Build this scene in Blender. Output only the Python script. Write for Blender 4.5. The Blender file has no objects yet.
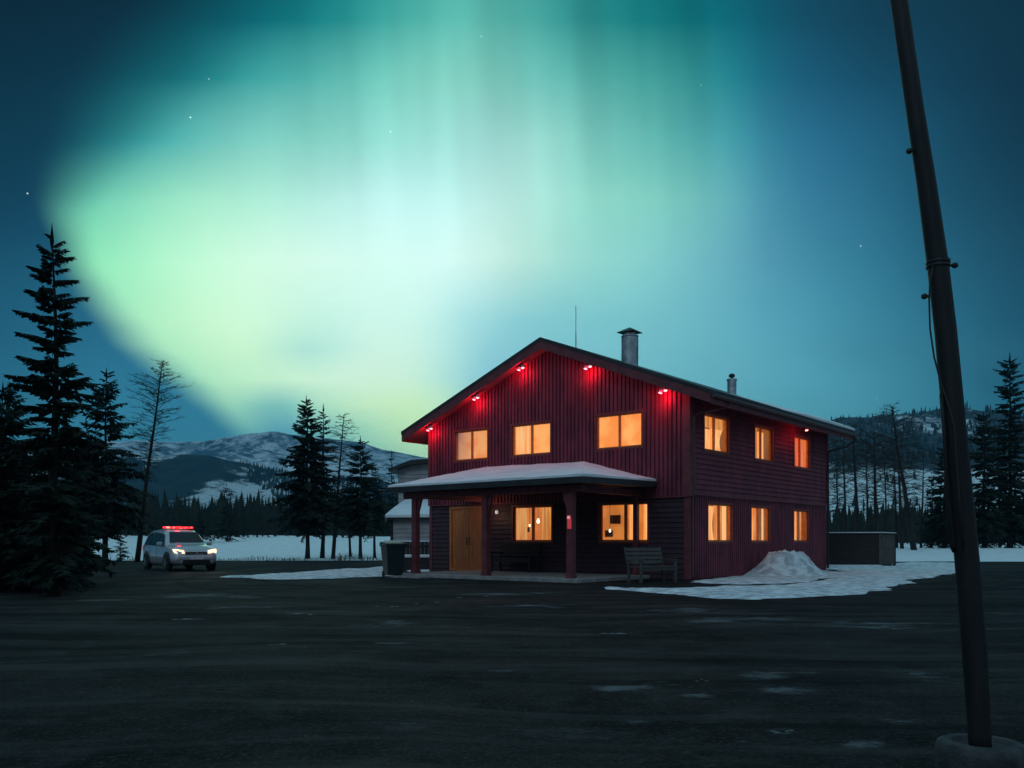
import bpy, bmesh, math, random
from mathutils import Vector, Matrix
SC = bpy.context.scene
COL = SC.collection
F, EYE = 879.0, 1.15                       # focal length in picture widths, eye height

# ---------------------------------------------------------------- camera
cd = bpy.data.cameras.new('camera'); cam = bpy.data.objects.new('camera', cd); COL.objects.link(cam)
cam.location = (0, 0, EYE); cam.rotation_euler = (math.radians(90), 0, 0)
cd.sensor_width = 36.0; cd.lens = F/1024*36.0; cd.shift_y = (542-384)/1024.0
cd.clip_start = 0.05; cd.clip_end = 20000
SC.camera = cam
SC.view_settings.view_transform = 'Standard'; SC.view_settings.look = 'None'
SC.view_settings.exposure = 0.0; SC.view_settings.gamma = 1.0
SC.cycles.use_denoising = True
SC.cycles.max_bounces = 6; SC.cycles.diffuse_bounces = 3; SC.cycles.glossy_bounces = 3
SC.cycles.transparent_max_bounces = 12; SC.cycles.volume_bounces = 0
SC.cycles.sample_clamp_indirect = 3.0

# ---------------------------------------------------------------- world: night sky with aurora
def lin(c):
    out = []
    for v in c:
        v /= 255.0
        out.append(v/12.92 if v <= .04045 else ((v+.055)/1.055)**2.4)
    return tuple(out)

W = bpy.data.worlds.new('World'); SC.world = W; W.use_nodes = True
wt = W.node_tree; wt.nodes.clear()
class NB:
    """tiny expression helper over a node tree"""
    def __init__(s, t): s.t = t
    def m(s, op, a, b=None, c=None, clamp=False):
        n = s.t.nodes.new('ShaderNodeMath'); n.operation = op; n.use_clamp = clamp
        for i, v in enumerate((a, b, c)):
            if v is None: continue
            if isinstance(v, (int, float)): n.inputs[i].default_value = v
            else: s.t.links.new(v, n.inputs[i])
        return n.outputs[0]
    def mix(s, f, a, b, blend='MIX'):
        n = s.t.nodes.new('ShaderNodeMix'); n.data_type = 'RGBA'; n.blend_type = blend; n.clamp_factor = True
        for sock, v in ((n.inputs[0], f), (n.inputs[6], a), (n.inputs[7], b)):
            if isinstance(v, (int, float)): sock.default_value = v
            elif isinstance(v, tuple): sock.default_value = (*v[:3], 1)
            else: s.t.links.new(v, sock)
        return n.outputs[2]
    def rng(s, v, a, b, c=0.0, d=1.0, smooth=True):
        n = s.t.nodes.new('ShaderNodeMapRange'); n.interpolation_type = 'SMOOTHSTEP' if smooth else 'LINEAR'
        s.t.links.new(v, n.inputs[0])
        for i, x in zip((1, 2, 3, 4), (a, b, c, d)): n.inputs[i].default_value = x
        return n.outputs[0]
    def noise(s, vec, scale, detail=2.0, rough=.5, dist=0.0, out=0):
        n = s.t.nodes.new('ShaderNodeTexNoise'); s.t.links.new(vec, n.inputs['Vector'])
        n.inputs['Scale'].default_value = scale; n.inputs['Detail'].default_value = detail
        n.inputs['Roughness'].default_value = rough; n.inputs['Distortion'].default_value = dist
        return n.outputs[out]
    def xyz(s, a, b, c):
        n = s.t.nodes.new('ShaderNodeCombineXYZ')
        for i, v in enumerate((a, b, c)):
            if isinstance(v, (int, float)): n.inputs[i].default_value = v
            else: s.t.links.new(v, n.inputs[i])
        return n.outputs[0]
    def sep(s, v):
        n = s.t.nodes.new('ShaderNodeSeparateXYZ'); s.t.links.new(v, n.inputs[0]); return n.outputs

nb = NB(wt)
tc = wt.nodes.new('ShaderNodeTexCoord')
dx, dy, dz = nb.sep(tc.outputs['Generated'])
ysafe = nb.m('MAXIMUM', dy, 0.02)
# the aurora is laid out over the northern sky by direction: east-west slope and height above the horizon
az = nb.m('MULTIPLY', nb.m('DIVIDE', dx, ysafe), 8.79)      # -5.8 .. 5.8 across the view
el = nb.m('MULTIPLY', nb.m('DIVIDE', dz, ysafe), 8.79)
q0 = nb.xyz(az, el, 0.0)
w1 = nb.m('SUBTRACT', nb.noise(q0, .55, 2), .5)
w2 = nb.m('SUBTRACT', nb.noise(nb.xyz(el, az, 7.3), .6, 2), .5)
azw = nb.m('ADD', az, nb.m('MULTIPLY', w1, .24))
elw = nb.m('ADD', el, nb.m('MULTIPLY', w2, .16))
# rows of sky colour: height above horizon (from top to horizon), each a list of (x, colour)
ROWS = [
 (-60,[(0,(4,90,104)),(300,(4,98,110)),(380,(36,145,145)),(430,(95,188,176)),(500,(95,185,176)),(560,(60,155,155)),(620,(20,130,134)),(680,(8,112,122)),(740,(10,84,102)),(800,(18,60,80)),(880,(15,46,64)),(1024,(10,32,44))]),
 (20, [(0,(6,100,112)),(240,(6,104,115)),(300,(14,124,128)),(360,(50,156,152)),(420,(105,196,182)),(465,(135,216,200)),(510,(118,202,188)),(560,(78,172,165)),(620,(34,147,146)),(680,(12,130,133)),(740,(12,98,114)),(800,(20,68,90)),(880,(17,52,71)),(1024,(12,36,50))]),
 (80, [(0,(14,112,120)),(180,(18,120,124)),(240,(48,150,148)),(300,(94,182,174)),(360,(135,207,192)),(420,(170,229,209)),(480,(186,237,219)),(540,(150,220,208)),(600,(115,199,187)),(670,(88,182,174)),(725,(36,134,144)),(780,(32,92,120)),(840,(25,75,100)),(900,(20,62,84)),(960,(16,48,66)),(1024,(13,38,54))]),
 (140,[(0,(40,145,135)),(120,(46,150,142)),(180,(86,182,166)),(240,(130,206,184)),(300,(155,217,192)),(360,(176,229,206)),(420,(196,240,220)),(480,(210,245,228)),(530,(204,243,223)),(590,(150,219,203)),(660,(125,208,196)),(720,(78,167,172)),(780,(50,115,147)),(840,(38,98,128)),(900,(28,80,105)),(960,(18,58,78)),(1024,(14,42,58))]),
 (200,[(0,(120,210,160)),(90,(105,198,160)),(150,(148,224,178)),(210,(174,234,194)),(270,(190,239,206)),(330,(210,244,224)),(390,(222,247,233)),(450,(215,246,230)),(510,(220,247,229)),(570,(170,229,208)),(630,(154,222,203)),(690,(134,207,197)),(750,(77,147,169)),(810,(55,120,150)),(870,(42,105,132)),(930,(28,80,102)),(1024,(15,48,66))]),
 (260,[(0,(140,225,160)),(95,(140,225,165)),(150,(172,238,184)),(210,(198,243,198)),(270,(216,246,214)),(330,(217,246,222)),(390,(210,243,222)),(450,(220,247,233)),(510,(208,244,218)),(570,(158,223,208)),(630,(144,217,207)),(690,(118,192,198)),(750,(87,157,178)),(810,(65,136,161)),(870,(50,120,145)),(930,(35,95,118)),(1024,(20,60,80))]),
 (320,[(0,(150,225,170)),(120,(160,228,172)),(185,(192,241,184)),(240,(210,246,198)),(290,(200,240,206)),(330,(196,238,210)),(370,(208,244,218)),(420,(206,243,217)),(460,(176,227,215)),(510,(145,210,207)),(570,(133,206,206)),(640,(127,201,206)),(700,(110,186,199)),(760,(90,166,185)),(830,(71,147,169)),(900,(52,122,145)),(960,(37,98,121)),(1024,(25,72,92))]),
 (350,[(0,(150,225,170)),(150,(165,228,172)),(200,(188,240,182)),(250,(206,246,192)),(290,(178,228,198)),(320,(176,228,200)),(360,(208,245,214)),(410,(210,245,213)),(450,(176,230,212)),(490,(142,207,206)),(560,(130,202,206)),(640,(125,199,206)),(700,(110,187,199)),(800,(82,158,177)),(900,(55,127,149)),(1024,(27,76,96))]),
 (380,[(0,(150,225,170)),(180,(150,222,172)),(230,(190,242,184)),(290,(204,246,196)),(350,(213,247,210)),(400,(212,247,203)),(440,(184,234,205)),(480,(142,206,205)),(540,(128,198,206)),(620,(125,198,205)),(680,(113,189,199)),(740,(101,177,193)),(800,(87,165,183)),(860,(75,151,171)),(910,(60,132,152)),(960,(42,107,127)),(1024,(28,80,100))]),
 (405,[(0,(120,200,160)),(205,(135,208,168)),(235,(165,226,174)),(262,(128,196,172)),(290,(125,196,174)),(325,(180,234,184)),(370,(205,246,188)),(410,(211,248,180)),(440,(196,240,190)),(470,(152,214,200)),(700,(106,182,195)),(780,(90,168,184)),(850,(79,155,173)),(900,(66,138,157)),(960,(46,113,133)),(1024,(30,84,104))]),
 (430,[(0,(90,170,155)),(225,(118,190,164)),(250,(120,190,165)),(275,(88,160,166)),(310,(98,170,168)),(350,(145,212,174)),(385,(182,234,176)),(420,(207,247,172)),(450,(185,232,180)),(700,(100,175,190)),(850,(80,154,171)),(950,(52,120,138)),(1024,(32,86,106))]),
 (460,[(0,(60,130,150)),(220,(68,138,155)),(280,(80,150,162)),(340,(105,178,170)),(390,(145,212,170)),(425,(190,238,168)),(460,(150,210,180)),(700,(95,170,184)),(850,(78,150,167)),(950,(50,116,134)),(1024,(34,88,106))]),
 (530,[(0,(40,100,120)),(300,(70,130,140)),(420,(120,170,150)),(600,(90,150,165)),(850,(66,130,148)),(1024,(32,80,98))]),
]
def ramp(row, vrow=0):
    n = wt.nodes.new('ShaderNodeValToRGB'); r = n.color_ramp; r.interpolation = 'B_SPLINE'
    def tune(x, c):
        k = max(0.0, min(1.0, (640-x)/160.0)) if 100 < vrow < 470 else 0.0
        lo_ = max(0.0, min(1.0, (vrow-280)/80.0))
        r_, g_, b_ = c[0]*(1-(.03-.03*lo_)*k), c[1], min(250, c[2]+(9+3*lo_)*k)
        if vrow <= 210 and x > 250: r_ *= .85 if vrow < 100 else (.91 if vrow < 150 else .96)
        d = {-60: .92, 20: .93, 80: .93, 140: .965, 200: .985}.get(vrow, 1.0)
        kk = d if 300 < x < 720 else 1.0
        return (r_*kk*(1 if kk == 1 else .97), g_*kk, b_*kk)
    row = [(x, tune(x, c)) for x, c in row]
    pts = [((x+40)/1104.0, lin(c)) for x, c in row]
    while len(r.elements) > 1: r.elements.remove(r.elements[-1])
    r.elements[0].position = pts[0][0]; r.elements[0].color = (*pts[0][1], 1)
    for p, c in pts[1:]:
        e = r.elements.new(p); e.color = (*c, 1)
    wt.links.new(ufac, n.inputs[0]); return n.outputs[0]
ufac = nb.m('DIVIDE', nb.m('ADD', nb.m('MULTIPLY', azw, 100.0), 552.0), 1104.0, clamp=True)
vpos = nb.m('SUBTRACT', 542.0, nb.m('MULTIPLY', elw, 100.0))
sky = ramp(ROWS[0][1], -60)
for (ya, _), (yb, row) in zip(ROWS[:-1], ROWS[1:]):
    sky = nb.mix(nb.rng(vpos, ya, yb, smooth=False), sky, ramp(row, yb))
# the western edge of the glow: crisp below, feathered above
LEFT = [(-60, 400, 260, (5,26,38)), (20, 335, 240, (7,34,47)), (80, 262, 210, (9,44,60)), (140, 180, 140, (12,54,72)), (200, 116, 84, (16,62,84)), (240, 106, 58, (21,72,96)), (280, 120, 60, (27,84,108)),
        (320, 152, 70, (32,94,120)), (350, 180, 70, (37,102,128)), (380, 214, 64, (42,110,136)), (405, 242, 56, (46,116,141)), (430, 262, 44, (50,120,144)), (455, 285, 60, (54,124,146))]
def vramp(vals):
    n = wt.nodes.new('ShaderNodeValToRGB'); r = n.color_ramp; r.interpolation = 'CARDINAL'
    while len(r.elements) > 1: r.elements.remove(r.elements[-1])
    for k_, (y_, c_) in enumerate(vals):
        p_ = (y_+60)/600.0
        if k_ == 0: r.elements[0].position = p_; r.elements[0].color = (*c_, 1)
        else: r.elements.new(p_).color = (*c_, 1)
    wt.links.new(vf, n.inputs[0]); return n.outputs[0]
vf = nb.m('DIVIDE', nb.m('ADD', vpos, 60.0), 600.0, clamp=True)
ed = nb.sep(vramp([(y_, (e_/1000, w_/1000, 0)) for y_, e_, w_, c_ in LEFT]))
base = vramp([(y_, lin(c_)) for y_, e_, w_, c_ in LEFT])
px_ = nb.m('ADD', nb.m('MULTIPLY', azw, 100.0), 512.0)
dk = nb.rng(px_, -80.0, 130.0, .62, 1.0)
base = nb.mix(1.0, base, nb.xyz(dk, dk, dk), 'MULTIPLY')
d_ = nb.m('SUBTRACT', px_, nb.m('MULTIPLY', ed[0], 1000.0))
lm = nb.m('ADD', nb.m('DIVIDE', d_, nb.m('MULTIPLY', ed[1], 1000.0)), 1.0, clamp=True)
lm = nb.rng(lm, 0.0, 1.0)
sky = nb.mix(lm, base, sky)
# hanging curtain rays
rays = nb.noise(nb.xyz(nb.m('MULTIPLY', nb.m('ADD', az, nb.m('MULTIPLY', el, .05)), 1.35), nb.m('MULTIPLY', el, .07), 2.0), 1.0, 2, .5)
raym = nb.m('MULTIPLY', nb.rng(az, -3.6, -.8), nb.rng(az, 3.0, 1.9))
raym = nb.m('MULTIPLY', raym, nb.rng(el, 2.2, 4.6))
rf = nb.m('ADD', 1.0, nb.m('MULTIPLY', raym, nb.m('MULTIPLY', nb.m('SUBTRACT', rays, .53), 1.1)))
cl = nb.noise(q0, .8, 3, .55)
rf = nb.m('MULTIPLY', rf, nb.m('ADD', .93, nb.m('MULTIPLY', cl, .14)))
rf = nb.m('MINIMUM', rf, 1.03)
core = nb.m('MULTIPLY', nb.rng(az, .2, -.9), nb.rng(el, 4.0, 2.6))       # the bright low western core
high = nb.m('MULTIPLY', nb.m('MULTIPLY', nb.rng(az, -1.2, -.2), nb.rng(az, 3.2, 1.8)), nb.rng(el, 3.2, 4.4))
rf = nb.m('MULTIPLY', rf, nb.m('ADD', 1.0, nb.m('SUBTRACT', nb.m('MULTIPLY', core, .16), nb.m('MULTIPLY', high, .12))))
sky = nb.mix(1.0, sky, nb.xyz(rf, rf, rf), 'MULTIPLY')
# overhead and southern sky, out of the view: soft teal night glow
up = nb.rng(dz, 0.0, 0.9)
OVER, SOUTH = (.155, .32, .40), (.09, .125, .17)
amb = nb.mix(up, SOUTH, OVER)
sky = nb.mix(nb.rng(el, 5.4, 9.5), sky, OVER)
sky = nb.mix(nb.rng(dy, .45, .12), sky, amb)
# stars
vo = wt.nodes.new('ShaderNodeTexVoronoi'); vo.inputs['Scale'].default_value = 42.0
wt.links.new(tc.outputs['Generated'], vo.inputs['Vector'])
star = nb.m('MULTIPLY', nb.rng(vo.outputs['Distance'], .045, .012), nb.rng(nb.sep(vo.outputs['Color'])[0], .50, 1.0))
star = nb.m('MULTIPLY', star, nb.rng(dz, .1, .2))
sky = nb.mix(1.0, sky, nb.mix(star, (0, 0, 0), (.85, 1.0, 1.0)), 'ADD')
nish = wt.nodes.new('ShaderNodeTexSky'); nish.sky_type = 'NISHITA'; nish.sun_disc = False
SUN_EL, SUN_ROT = math.radians(6), math.radians(215)
nish.sun_elevation = SUN_EL; nish.sun_rotation = SUN_ROT
b1 = wt.nodes.new('ShaderNodeBackground'); b1.inputs[1].default_value = 1.17; wt.links.new(sky, b1.inputs[0])
b2 = wt.nodes.new('ShaderNodeBackground'); b2.inputs[1].default_value = 0.0006; wt.links.new(nish.outputs[0], b2.inputs[0])
ad = wt.nodes.new('ShaderNodeAddShader'); wo = wt.nodes.new('ShaderNodeOutputWorld')
wt.links.new(b1.outputs[0], ad.inputs[0]); wt.links.new(b2.outputs[0], ad.inputs[1]); wt.links.new(ad.outputs[0], wo.inputs[0])

# faint fill lamp added behind the camera, left; no moon known there
ml = bpy.data.lights.new('added_fill_sun', 'SUN'); ml.energy = 0.24; ml.angle = math.radians(12); ml.color = (.66, .84, 1.0)
mo = bpy.data.objects.new('added_fill_sun', ml); COL.objects.link(mo)
mo.rotation_euler = Vector((.35, .8, -.55)).to_track_quat('-Z', 'Y').to_euler()

# ---------------------------------------------------------------- materials
def mat(name, col, rough=.8, col2=None, scale=6.0, amount=1.0, metal=0.0, bump=0.0, bscale=40.0, stretch=(1, 1, 1), emis=None, estr=0.0, detail=4, spec=.4, coat=0.0):
    m = bpy.data.materials.new(name); m.use_nodes = True; t = m.node_tree
    p = t.nodes['Principled BSDF']; n = NB(t)
    c = t.nodes.new('ShaderNodeTexCoord'); mp = t.nodes.new('ShaderNodeMapping'); mp.inputs['Scale'].default_value = stretch
    t.links.new(c.outputs['Object'], mp.inputs[0])
    if col2 is None: col2 = tuple(min(1, v*.72) for v in col)
    f = n.rng(n.noise(mp.outputs[0], scale, detail, .6), .35, .65, 0, amount)
    t.links.new(n.mix(f, col, col2), p.inputs['Base Color'])
    p.inputs['Roughness'].default_value = rough; p.inputs['Metallic'].default_value = metal
    p.inputs['Specular IOR Level'].default_value = spec; p.inputs['Coat Weight'].default_value = coat
    if bump:
        b = t.nodes.new('ShaderNodeBump'); b.inputs['Strength'].default_value = bump; b.inputs['Distance'].default_value = .02
        t.links.new(n.noise(mp.outputs[0], bscale, 4, .6), b.inputs['Height']); t.links.new(b.outputs[0], p.inputs['Normal'])
    if emis:
        p.inputs['Emission Color'].default_value = (*emis, 1); p.inputs['Emission Strength'].default_value = estr
    return m

M = {}
M['red'] = mat('red_stained_wood', (.215, .034, .060), .62, (.125, .021, .040), 3, stretch=(1, 1, .35), bump=.15, bscale=30)
M['red_dark'] = mat('dark_red_trim', (.190, .042, .052), .6, (.130, .028, .036), 4)
M['soffit'] = mat('soffit_boards', (.26, .07, .075), .7, (.18, .045, .05), 5, stretch=(6, .6, .6))
M['roof'] = mat('dark_roof_sheet', (.030, .032, .036), .5, (.018, .019, .022), 2)
M['snow'] = mat('snow', (.84, .88, .91), .75, (.72, .77, .82), 1.3, bump=.5, bscale=9, spec=.3)
M['dirty_snow'] = mat('gritty_snow', (.80, .83, .87), .8, (.40, .42, .46), 3.4, detail=9, bump=.6, bscale=14)
M['galv'] = mat('galvanised_metal', (.46, .50, .53), .38, (.30, .33, .36), 5, metal=.8)
M['black_metal'] = mat('black_metal', (.025, .027, .03), .45, metal=.3)
M['gutter'] = mat('brown_gutter', (.13, .06, .06), .45, metal=.2)
M['wood_door'] = mat('warm_lit_wood_door', (.72, .22, .06), .45, (.52, .14, .038), 5, stretch=(5, 5, .4), bump=.1)  # wood colour brightened to stand in for warm light on the doors
M['wood_frame'] = mat('pine_window_frame', (.72, .22, .06), .5, (.55, .15, .04), 8)
M['casing'] = mat('red_window_casing', (.26, .050, .030), .55)
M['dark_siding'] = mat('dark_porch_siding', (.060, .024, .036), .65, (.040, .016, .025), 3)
M['deck'] = mat('weathered_concrete_step', (.36, .32, .31), .85, (.22, .20, .20), 3, bump=.3)
M['grey_wood'] = mat('weathered_grey_wood', (.11, .10, .095), .85, (.065, .058, .055), 9, stretch=(1, 1, 6), bump=.3)
M['brown_wood'] = mat('dark_brown_boards', (.036, .027, .026), .8, (.020, .016, .016), 4, stretch=(.4, .4, 6), bump=.2)
M['panel_wood'] = mat('worn_brown_panel', (.12, .09, .075), .8, (.06, .045, .04), 5, stretch=(3, 3, .5))
M['bin'] = mat('dark_green_plastic', (.010, .026, .028), .45, (.007, .018, .020), 4)
M['grey_siding'] = mat('pale_grey_siding', (.42, .41, .42), .8, (.34, .33, .34), 2)
M['bark'] = mat('conifer_bark', (.032, .025, .022), .95, (.015, .013, .012), 9, stretch=(1, 1, .25), bump=.5)
M['needle'] = mat('conifer_needles', (.022, .034, .024), .85, (.011, .018, .015), 1.8, spec=.15)
M['needle_far'] = mat('far_conifer_needles', (.030, .042, .032), .9, (.016, .024, .020), .25, spec=.1)
M['twig'] = mat('bare_twigs', (.036, .029, .026), .95, (.020, .017, .016), 2)
M['concrete'] = mat('rough_concrete', (.070, .072, .076), .9, (.032, .033, .036), 9, bump=.6, bscale=60)
M['pole'] = mat('old_metal_pole', (.020, .020, .022), .6, (.010, .010, .012), 6, stretch=(1, 1, .2), bump=.2, metal=.2)
M['cable'] = mat('black_cable', (.03, .03, .035), .6)
M['white_plastic'] = mat('white_plastic', (.7, .7, .72), .5)
M['paint'] = mat('silver_white_car_paint', (.47, .48, .51), .28, (.43, .44, .47), 1, metal=.35, coat=.7)
M['tyre'] = mat('tyre_rubber', (.015, .015, .016), .85)
M['rim'] = mat('alloy_rim', (.35, .36, .38), .35, metal=.8)
M['car_glass'] = mat('dark_car_glass', (.010, .011, .017), .15, spec=.35)
M['grille'] = mat('black_grille', (.014, .014, .016), .35)
M['scrub'] = mat('dry_scrub', (.090, .060, .050), .95, (.045, .030, .028), .5)

def emat(name, col, strength, col2=None, scale=3.0, stretch=(1, 1, 1), lo=.4, hi=.6):
    m = bpy.data.materials.new(name); m.use_nodes = True; t = m.node_tree
    p = t.nodes['Principled BSDF']; n = NB(t)
    p.inputs['Base Color'].default_value = (*[v*.6 for v in col], 1); p.inputs['Roughness'].default_value = .8
    c = t.nodes.new('ShaderNodeTexCoord'); mp = t.nodes.new('ShaderNodeMapping'); mp.inputs['Scale'].default_value = stretch
    t.links.new(c.outputs['Object'], mp.inputs[0])
    f = n.rng(n.noise(mp.outputs[0], scale, 3, .5), lo, hi)
    t.links.new(n.mix(f, col, col2 or col), p.inputs['Emission Color'])
    p.inputs['Emission Strength'].default_value = strength
    return m
M['blind'] = emat('lit_pale_blind', (1.0, .44, .120), .98, (.93, .27, .050), 1.3)  # cloth glows by itself; lamplight and fold shading are in its colours
M['drape'] = emat('lit_warm_curtain', (.90, .42, .12), .80, (.62, .22, .045), 9, stretch=(1, 1, .08))
M['drape_bright'] = emat('lit_bright_curtain', (1.0, .55, .21), 1.0, (.95, .34, .085), 9, stretch=(1, 1, .08))
M['drape_red_glow'] = emat('red_lit_curtain', (1.0, .30, .10), .85, (.75, .10, .03), 9, stretch=(1, 1, .08))  # red of the eave lamp put into the curtain's own glow
M['room'] = emat('lit_room_wall', (.80, .32, .07), .62, (.60, .22, .045), 1.3)  # walls glow themselves in place of room lamps
M['room_dim'] = emat('dim_room_wall', (.42, .17, .045), .55, (.28, .10, .03), 1.3)
M['lamp_warm'] = emat('warm_lamp_bulb', (1.0, .80, .5), 3.0)
M['lamp_red'] = emat('red_lamp_lens', (1.0, .45, .40), 2.4)
M['beacon'] = emat('red_beacon_lens', (1.0, .025, .03), 1.7, (1.0, .32, .30), 4, lo=.50, hi=.62)
M['alarm'] = emat('red_alarm_lens', (.8, .07, .09), .38)
M['alarm_top'] = emat('pale_red_lens', (.9, .30, .32), .7)
M['headlight'] = emat('headlight_lens', (1.0, .78, .54), 1.9, (1.0, .58, .28), 9)
M['door_lamp'] = emat('small_wall_lamp', (.75, .8, .8), .35)

def glass_mat():
    m = bpy.data.materials.new('window_glass'); m.use_nodes = True; t = m.node_tree
    t.nodes.remove(t.nodes['Principled BSDF']); o = t.nodes['Material Output']
    tr = t.nodes.new('ShaderNodeBsdfTransparent'); tr.inputs[0].default_value = (.97, .95, .93, 1)
    g = t.nodes.new('ShaderNodeBsdfGlossy'); g.inputs['Roughness'].default_value = .03
    fr = t.nodes.new('ShaderNodeFresnel'); fr.inputs[0].default_value = 1.45
    mx = t.nodes.new('ShaderNodeMixShader')
    t.links.new(fr.outputs[0], mx.inputs[0]); t.links.new(tr.outputs[0], mx.inputs[1]); t.links.new(g.outputs[0], mx.inputs[2])
    t.links.new(mx.outputs[0], o.inputs[0]); return m
M['glass'] = glass_mat()

FROST = [(740,620,150,7,.25), (860,625,190,8,.1), (690,611,110,5,.1), (612,634,60,3,.05), (630,687,120,8,.3), (770,676,110,9,.45), (700,697,60,7,.2), (790,690,80,7,.1), (782,733,46,14,.4), (745,742,70,8,.3),
         (693,757,50,10,.1), (637,722,40,6,.1), (920,674,90,8,.2), (905,722,60,7,.2), (197,596,110,5,.1), (238,598,60,3,.1), (297,614,44,6,.0), (100,600,60,3,.2), (184,620,44,3,0), (250,607,120,4,.1), (385,624,70,8,-.2),
         (500,672,40,5,.0), (400,643,60,4,.1), (280,645,40,3,.0), (860,745,60,8,.2), (540,606,110,4,.1), (505,594,140,3,.15)]
def asphalt_mat():
    m = bpy.data.materials.new('worn_gravelly_asphalt'); m.use_nodes = True; t = m.node_tree
    p = t.nodes['Principled BSDF']; n = NB(t); c = t.nodes.new('ShaderNodeTexCoord'); v = c.outputs['Object']
    x, y, z = n.sep(v)
    base = n.mix(n.rng(n.noise(v, .35, 6, .7), .38, .64), (.0085, .0085, .0084), (.029, .0285, .028))
    base = n.mix(n.rng(n.noise(v, 2.2, 5, .75), .46, .64, 0, .6), base, (.046, .0455, .045))
    base = n.mix(n.rng(n.noise(v, 26.0, 3, .75), .52, .66, 0, .75), base, (.062, .064, .066))
    base = n.mix(n.rng(n.noise(v, 48.0, 2, .7), .52, .40, 0, .6), base, (.005, .006, .007))
    # long wheel-worn streaks across the lot
    warp = n.noise(v, .12, 2)
    st = n.noise(n.xyz(n.m('MULTIPLY', x, .07), n.m('ADD', n.m('MULTIPLY', y, 1.5), n.m('MULTIPLY', warp, 7.0)), 0.0), 1.0, 4, .65)
    base = n.mix(n.rng(st, .50, .66, 0, .60), base, (.054, .0535, .053))
    base = n.mix(n.rng(st, .47, .36, 0, .85), base, (.006, .007, .008))
    # sweeping tyre arcs
    dxx = n.m('SUBTRACT', x, 6.0); dyy = n.m('SUBTRACT', y, 31.0)
    rad = n.m('SQRT', n.m('ADD', n.m('MULTIPLY', dxx, dxx), n.m('MULTIPLY', dyy, dyy)))
    arc = n.noise(n.xyz(n.m('ADD', n.m('MULTIPLY', rad, 2.2), n.m('MULTIPLY', warp, 2.0)), 0.0, 3.0), 1.0, 3, .6)
    amk = n.m('MULTIPLY', n.rng(rad, 22.0, 15.0), n.rng(arc, .51, .58, 0, .8))
    base = n.mix(amk, base, (.009, .010, .011))
    # thin frost left in the hollows: broad faint streaks and a few denser ones where cars have not worn it off
    fr = n.noise(n.xyz(n.m('MULTIPLY', x, .30), n.m('ADD', n.m('MULTIPLY', y, .8), n.m('MULTIPLY', warp, 3.0)), 9.0), 1.0, 7, .75)
    base = n.mix(n.rng(fr, .575, .70, 0, .38), base, (.15, .165, .175))
    rag = n.noise(n.xyz(n.m('MULTIPLY', x, 1.1), n.m('MULTIPLY', y, 2.0), 4.0), 1.0, 9, .82)
    tot = None
    for px, py, w, h, slope in FROST:
        Yc = EYE*F/(py-542); xc = (px-512)/F*Yc; rx = w/F*Yc*.85; ry = h*Yc*Yc/(EYE*F)*.9
        ax_ = n.m('DIVIDE', n.m('SUBTRACT', x, xc), rx)
        ay_ = n.m('DIVIDE', n.m('SUBTRACT', n.m('SUBTRACT', y, Yc), n.m('MULTIPLY', n.m('SUBTRACT', x, xc), slope)), ry)
        g_ = n.rng(n.m('SQRT', n.m('ADD', n.m('MULTIPLY', ax_, ax_), n.m('MULTIPLY', ay_, ay_))), 1.0, .0)
        tot = g_ if tot is None else n.m('MAXIMUM', tot, g_)
    k_ = n.m('ADD', n.m('MULTIPLY', tot, .22), n.m('MULTIPLY', n.m('SUBTRACT', rag, .5), 1.5))
    k_ = n.m('MULTIPLY', n.rng(k_, .13, .34), n.rng(tot, 0.0, .35))
    base = n.mix(n.m('MULTIPLY', k_, .62), base, (.19, .205, .22))
    t.links.new(base, p.inputs['Base Color'])
    t.links.new(n.rng(n.noise(v, .5, 3), .3, .7, .72, .95), p.inputs['Roughness'])
    p.inputs['Specular IOR Level'].default_value = .06
    b = t.nodes.new('ShaderNodeBump'); b.inputs['Strength'].default_value = .7; b.inputs['Distance'].default_value = .03
    hh = n.m('ADD', n.noise(v, 22.0, 5, .7), n.m('MULTIPLY', st, 2.0))
    t.links.new(hh, b.inputs['Height']); t.links.new(b.outputs[0], p.inputs['Normal'])
    return m
M['asphalt'] = asphalt_mat()

def hill_mat(name, forest, forest2, snow, thr, width, sc, contrast=1.0, low=0):
    m = bpy.data.materials.new(name); m.use_nodes = True; t = m.node_tree
    p = t.nodes['Principled BSDF']; n = NB(t); c = t.nodes.new('ShaderNodeTexCoord'); v = c.outputs['Object']
    mp = t.nodes.new('ShaderNodeMapping'); mp.inputs['Scale'].default_value = (1, .45, 1.3); mp.inputs['Rotation'].default_value = (0, .6, 0)
    t.links.new(v, mp.inputs[0])
    f1 = n.noise(mp.outputs[0], sc, 6, .62, .3)
    fine = n.noise(v, sc*14, 5, .7)
    fo = n.mix(n.rng(fine, .4, .6), forest, forest2)
    k = n.m('ADD', f1, n.m('MULTIPLY', n.m('SUBTRACT', fine, .5), .35*contrast))
    if low: k = n.m('ADD', k, n.rng(n.sep(v)[2], low, low*.7, 0, .26))
    t.links.new(n.mix(n.rng(k, thr, thr+width), fo, snow), p.inputs['Base Color'])
    p.inputs['Roughness'].default_value = .95; p.inputs['Specular IOR Level'].default_value = .1
    return m
M['near_mtn'] = hill_mat('forested_mountain_with_snow_runs', (.010, .022, .028), (.022, .036, .042), (.55, .60, .64), .525, .07, .0026)  # forest tones shifted to teal, some haze put into the colour
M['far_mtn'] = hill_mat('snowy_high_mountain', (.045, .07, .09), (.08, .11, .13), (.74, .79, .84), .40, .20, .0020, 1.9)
M['right_hill'] = hill_mat('wooded_snowy_hill', (.030, .040, .046), (.055, .068, .074), (.72, .78, .82), .51, .09, .0055, low=66)

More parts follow.
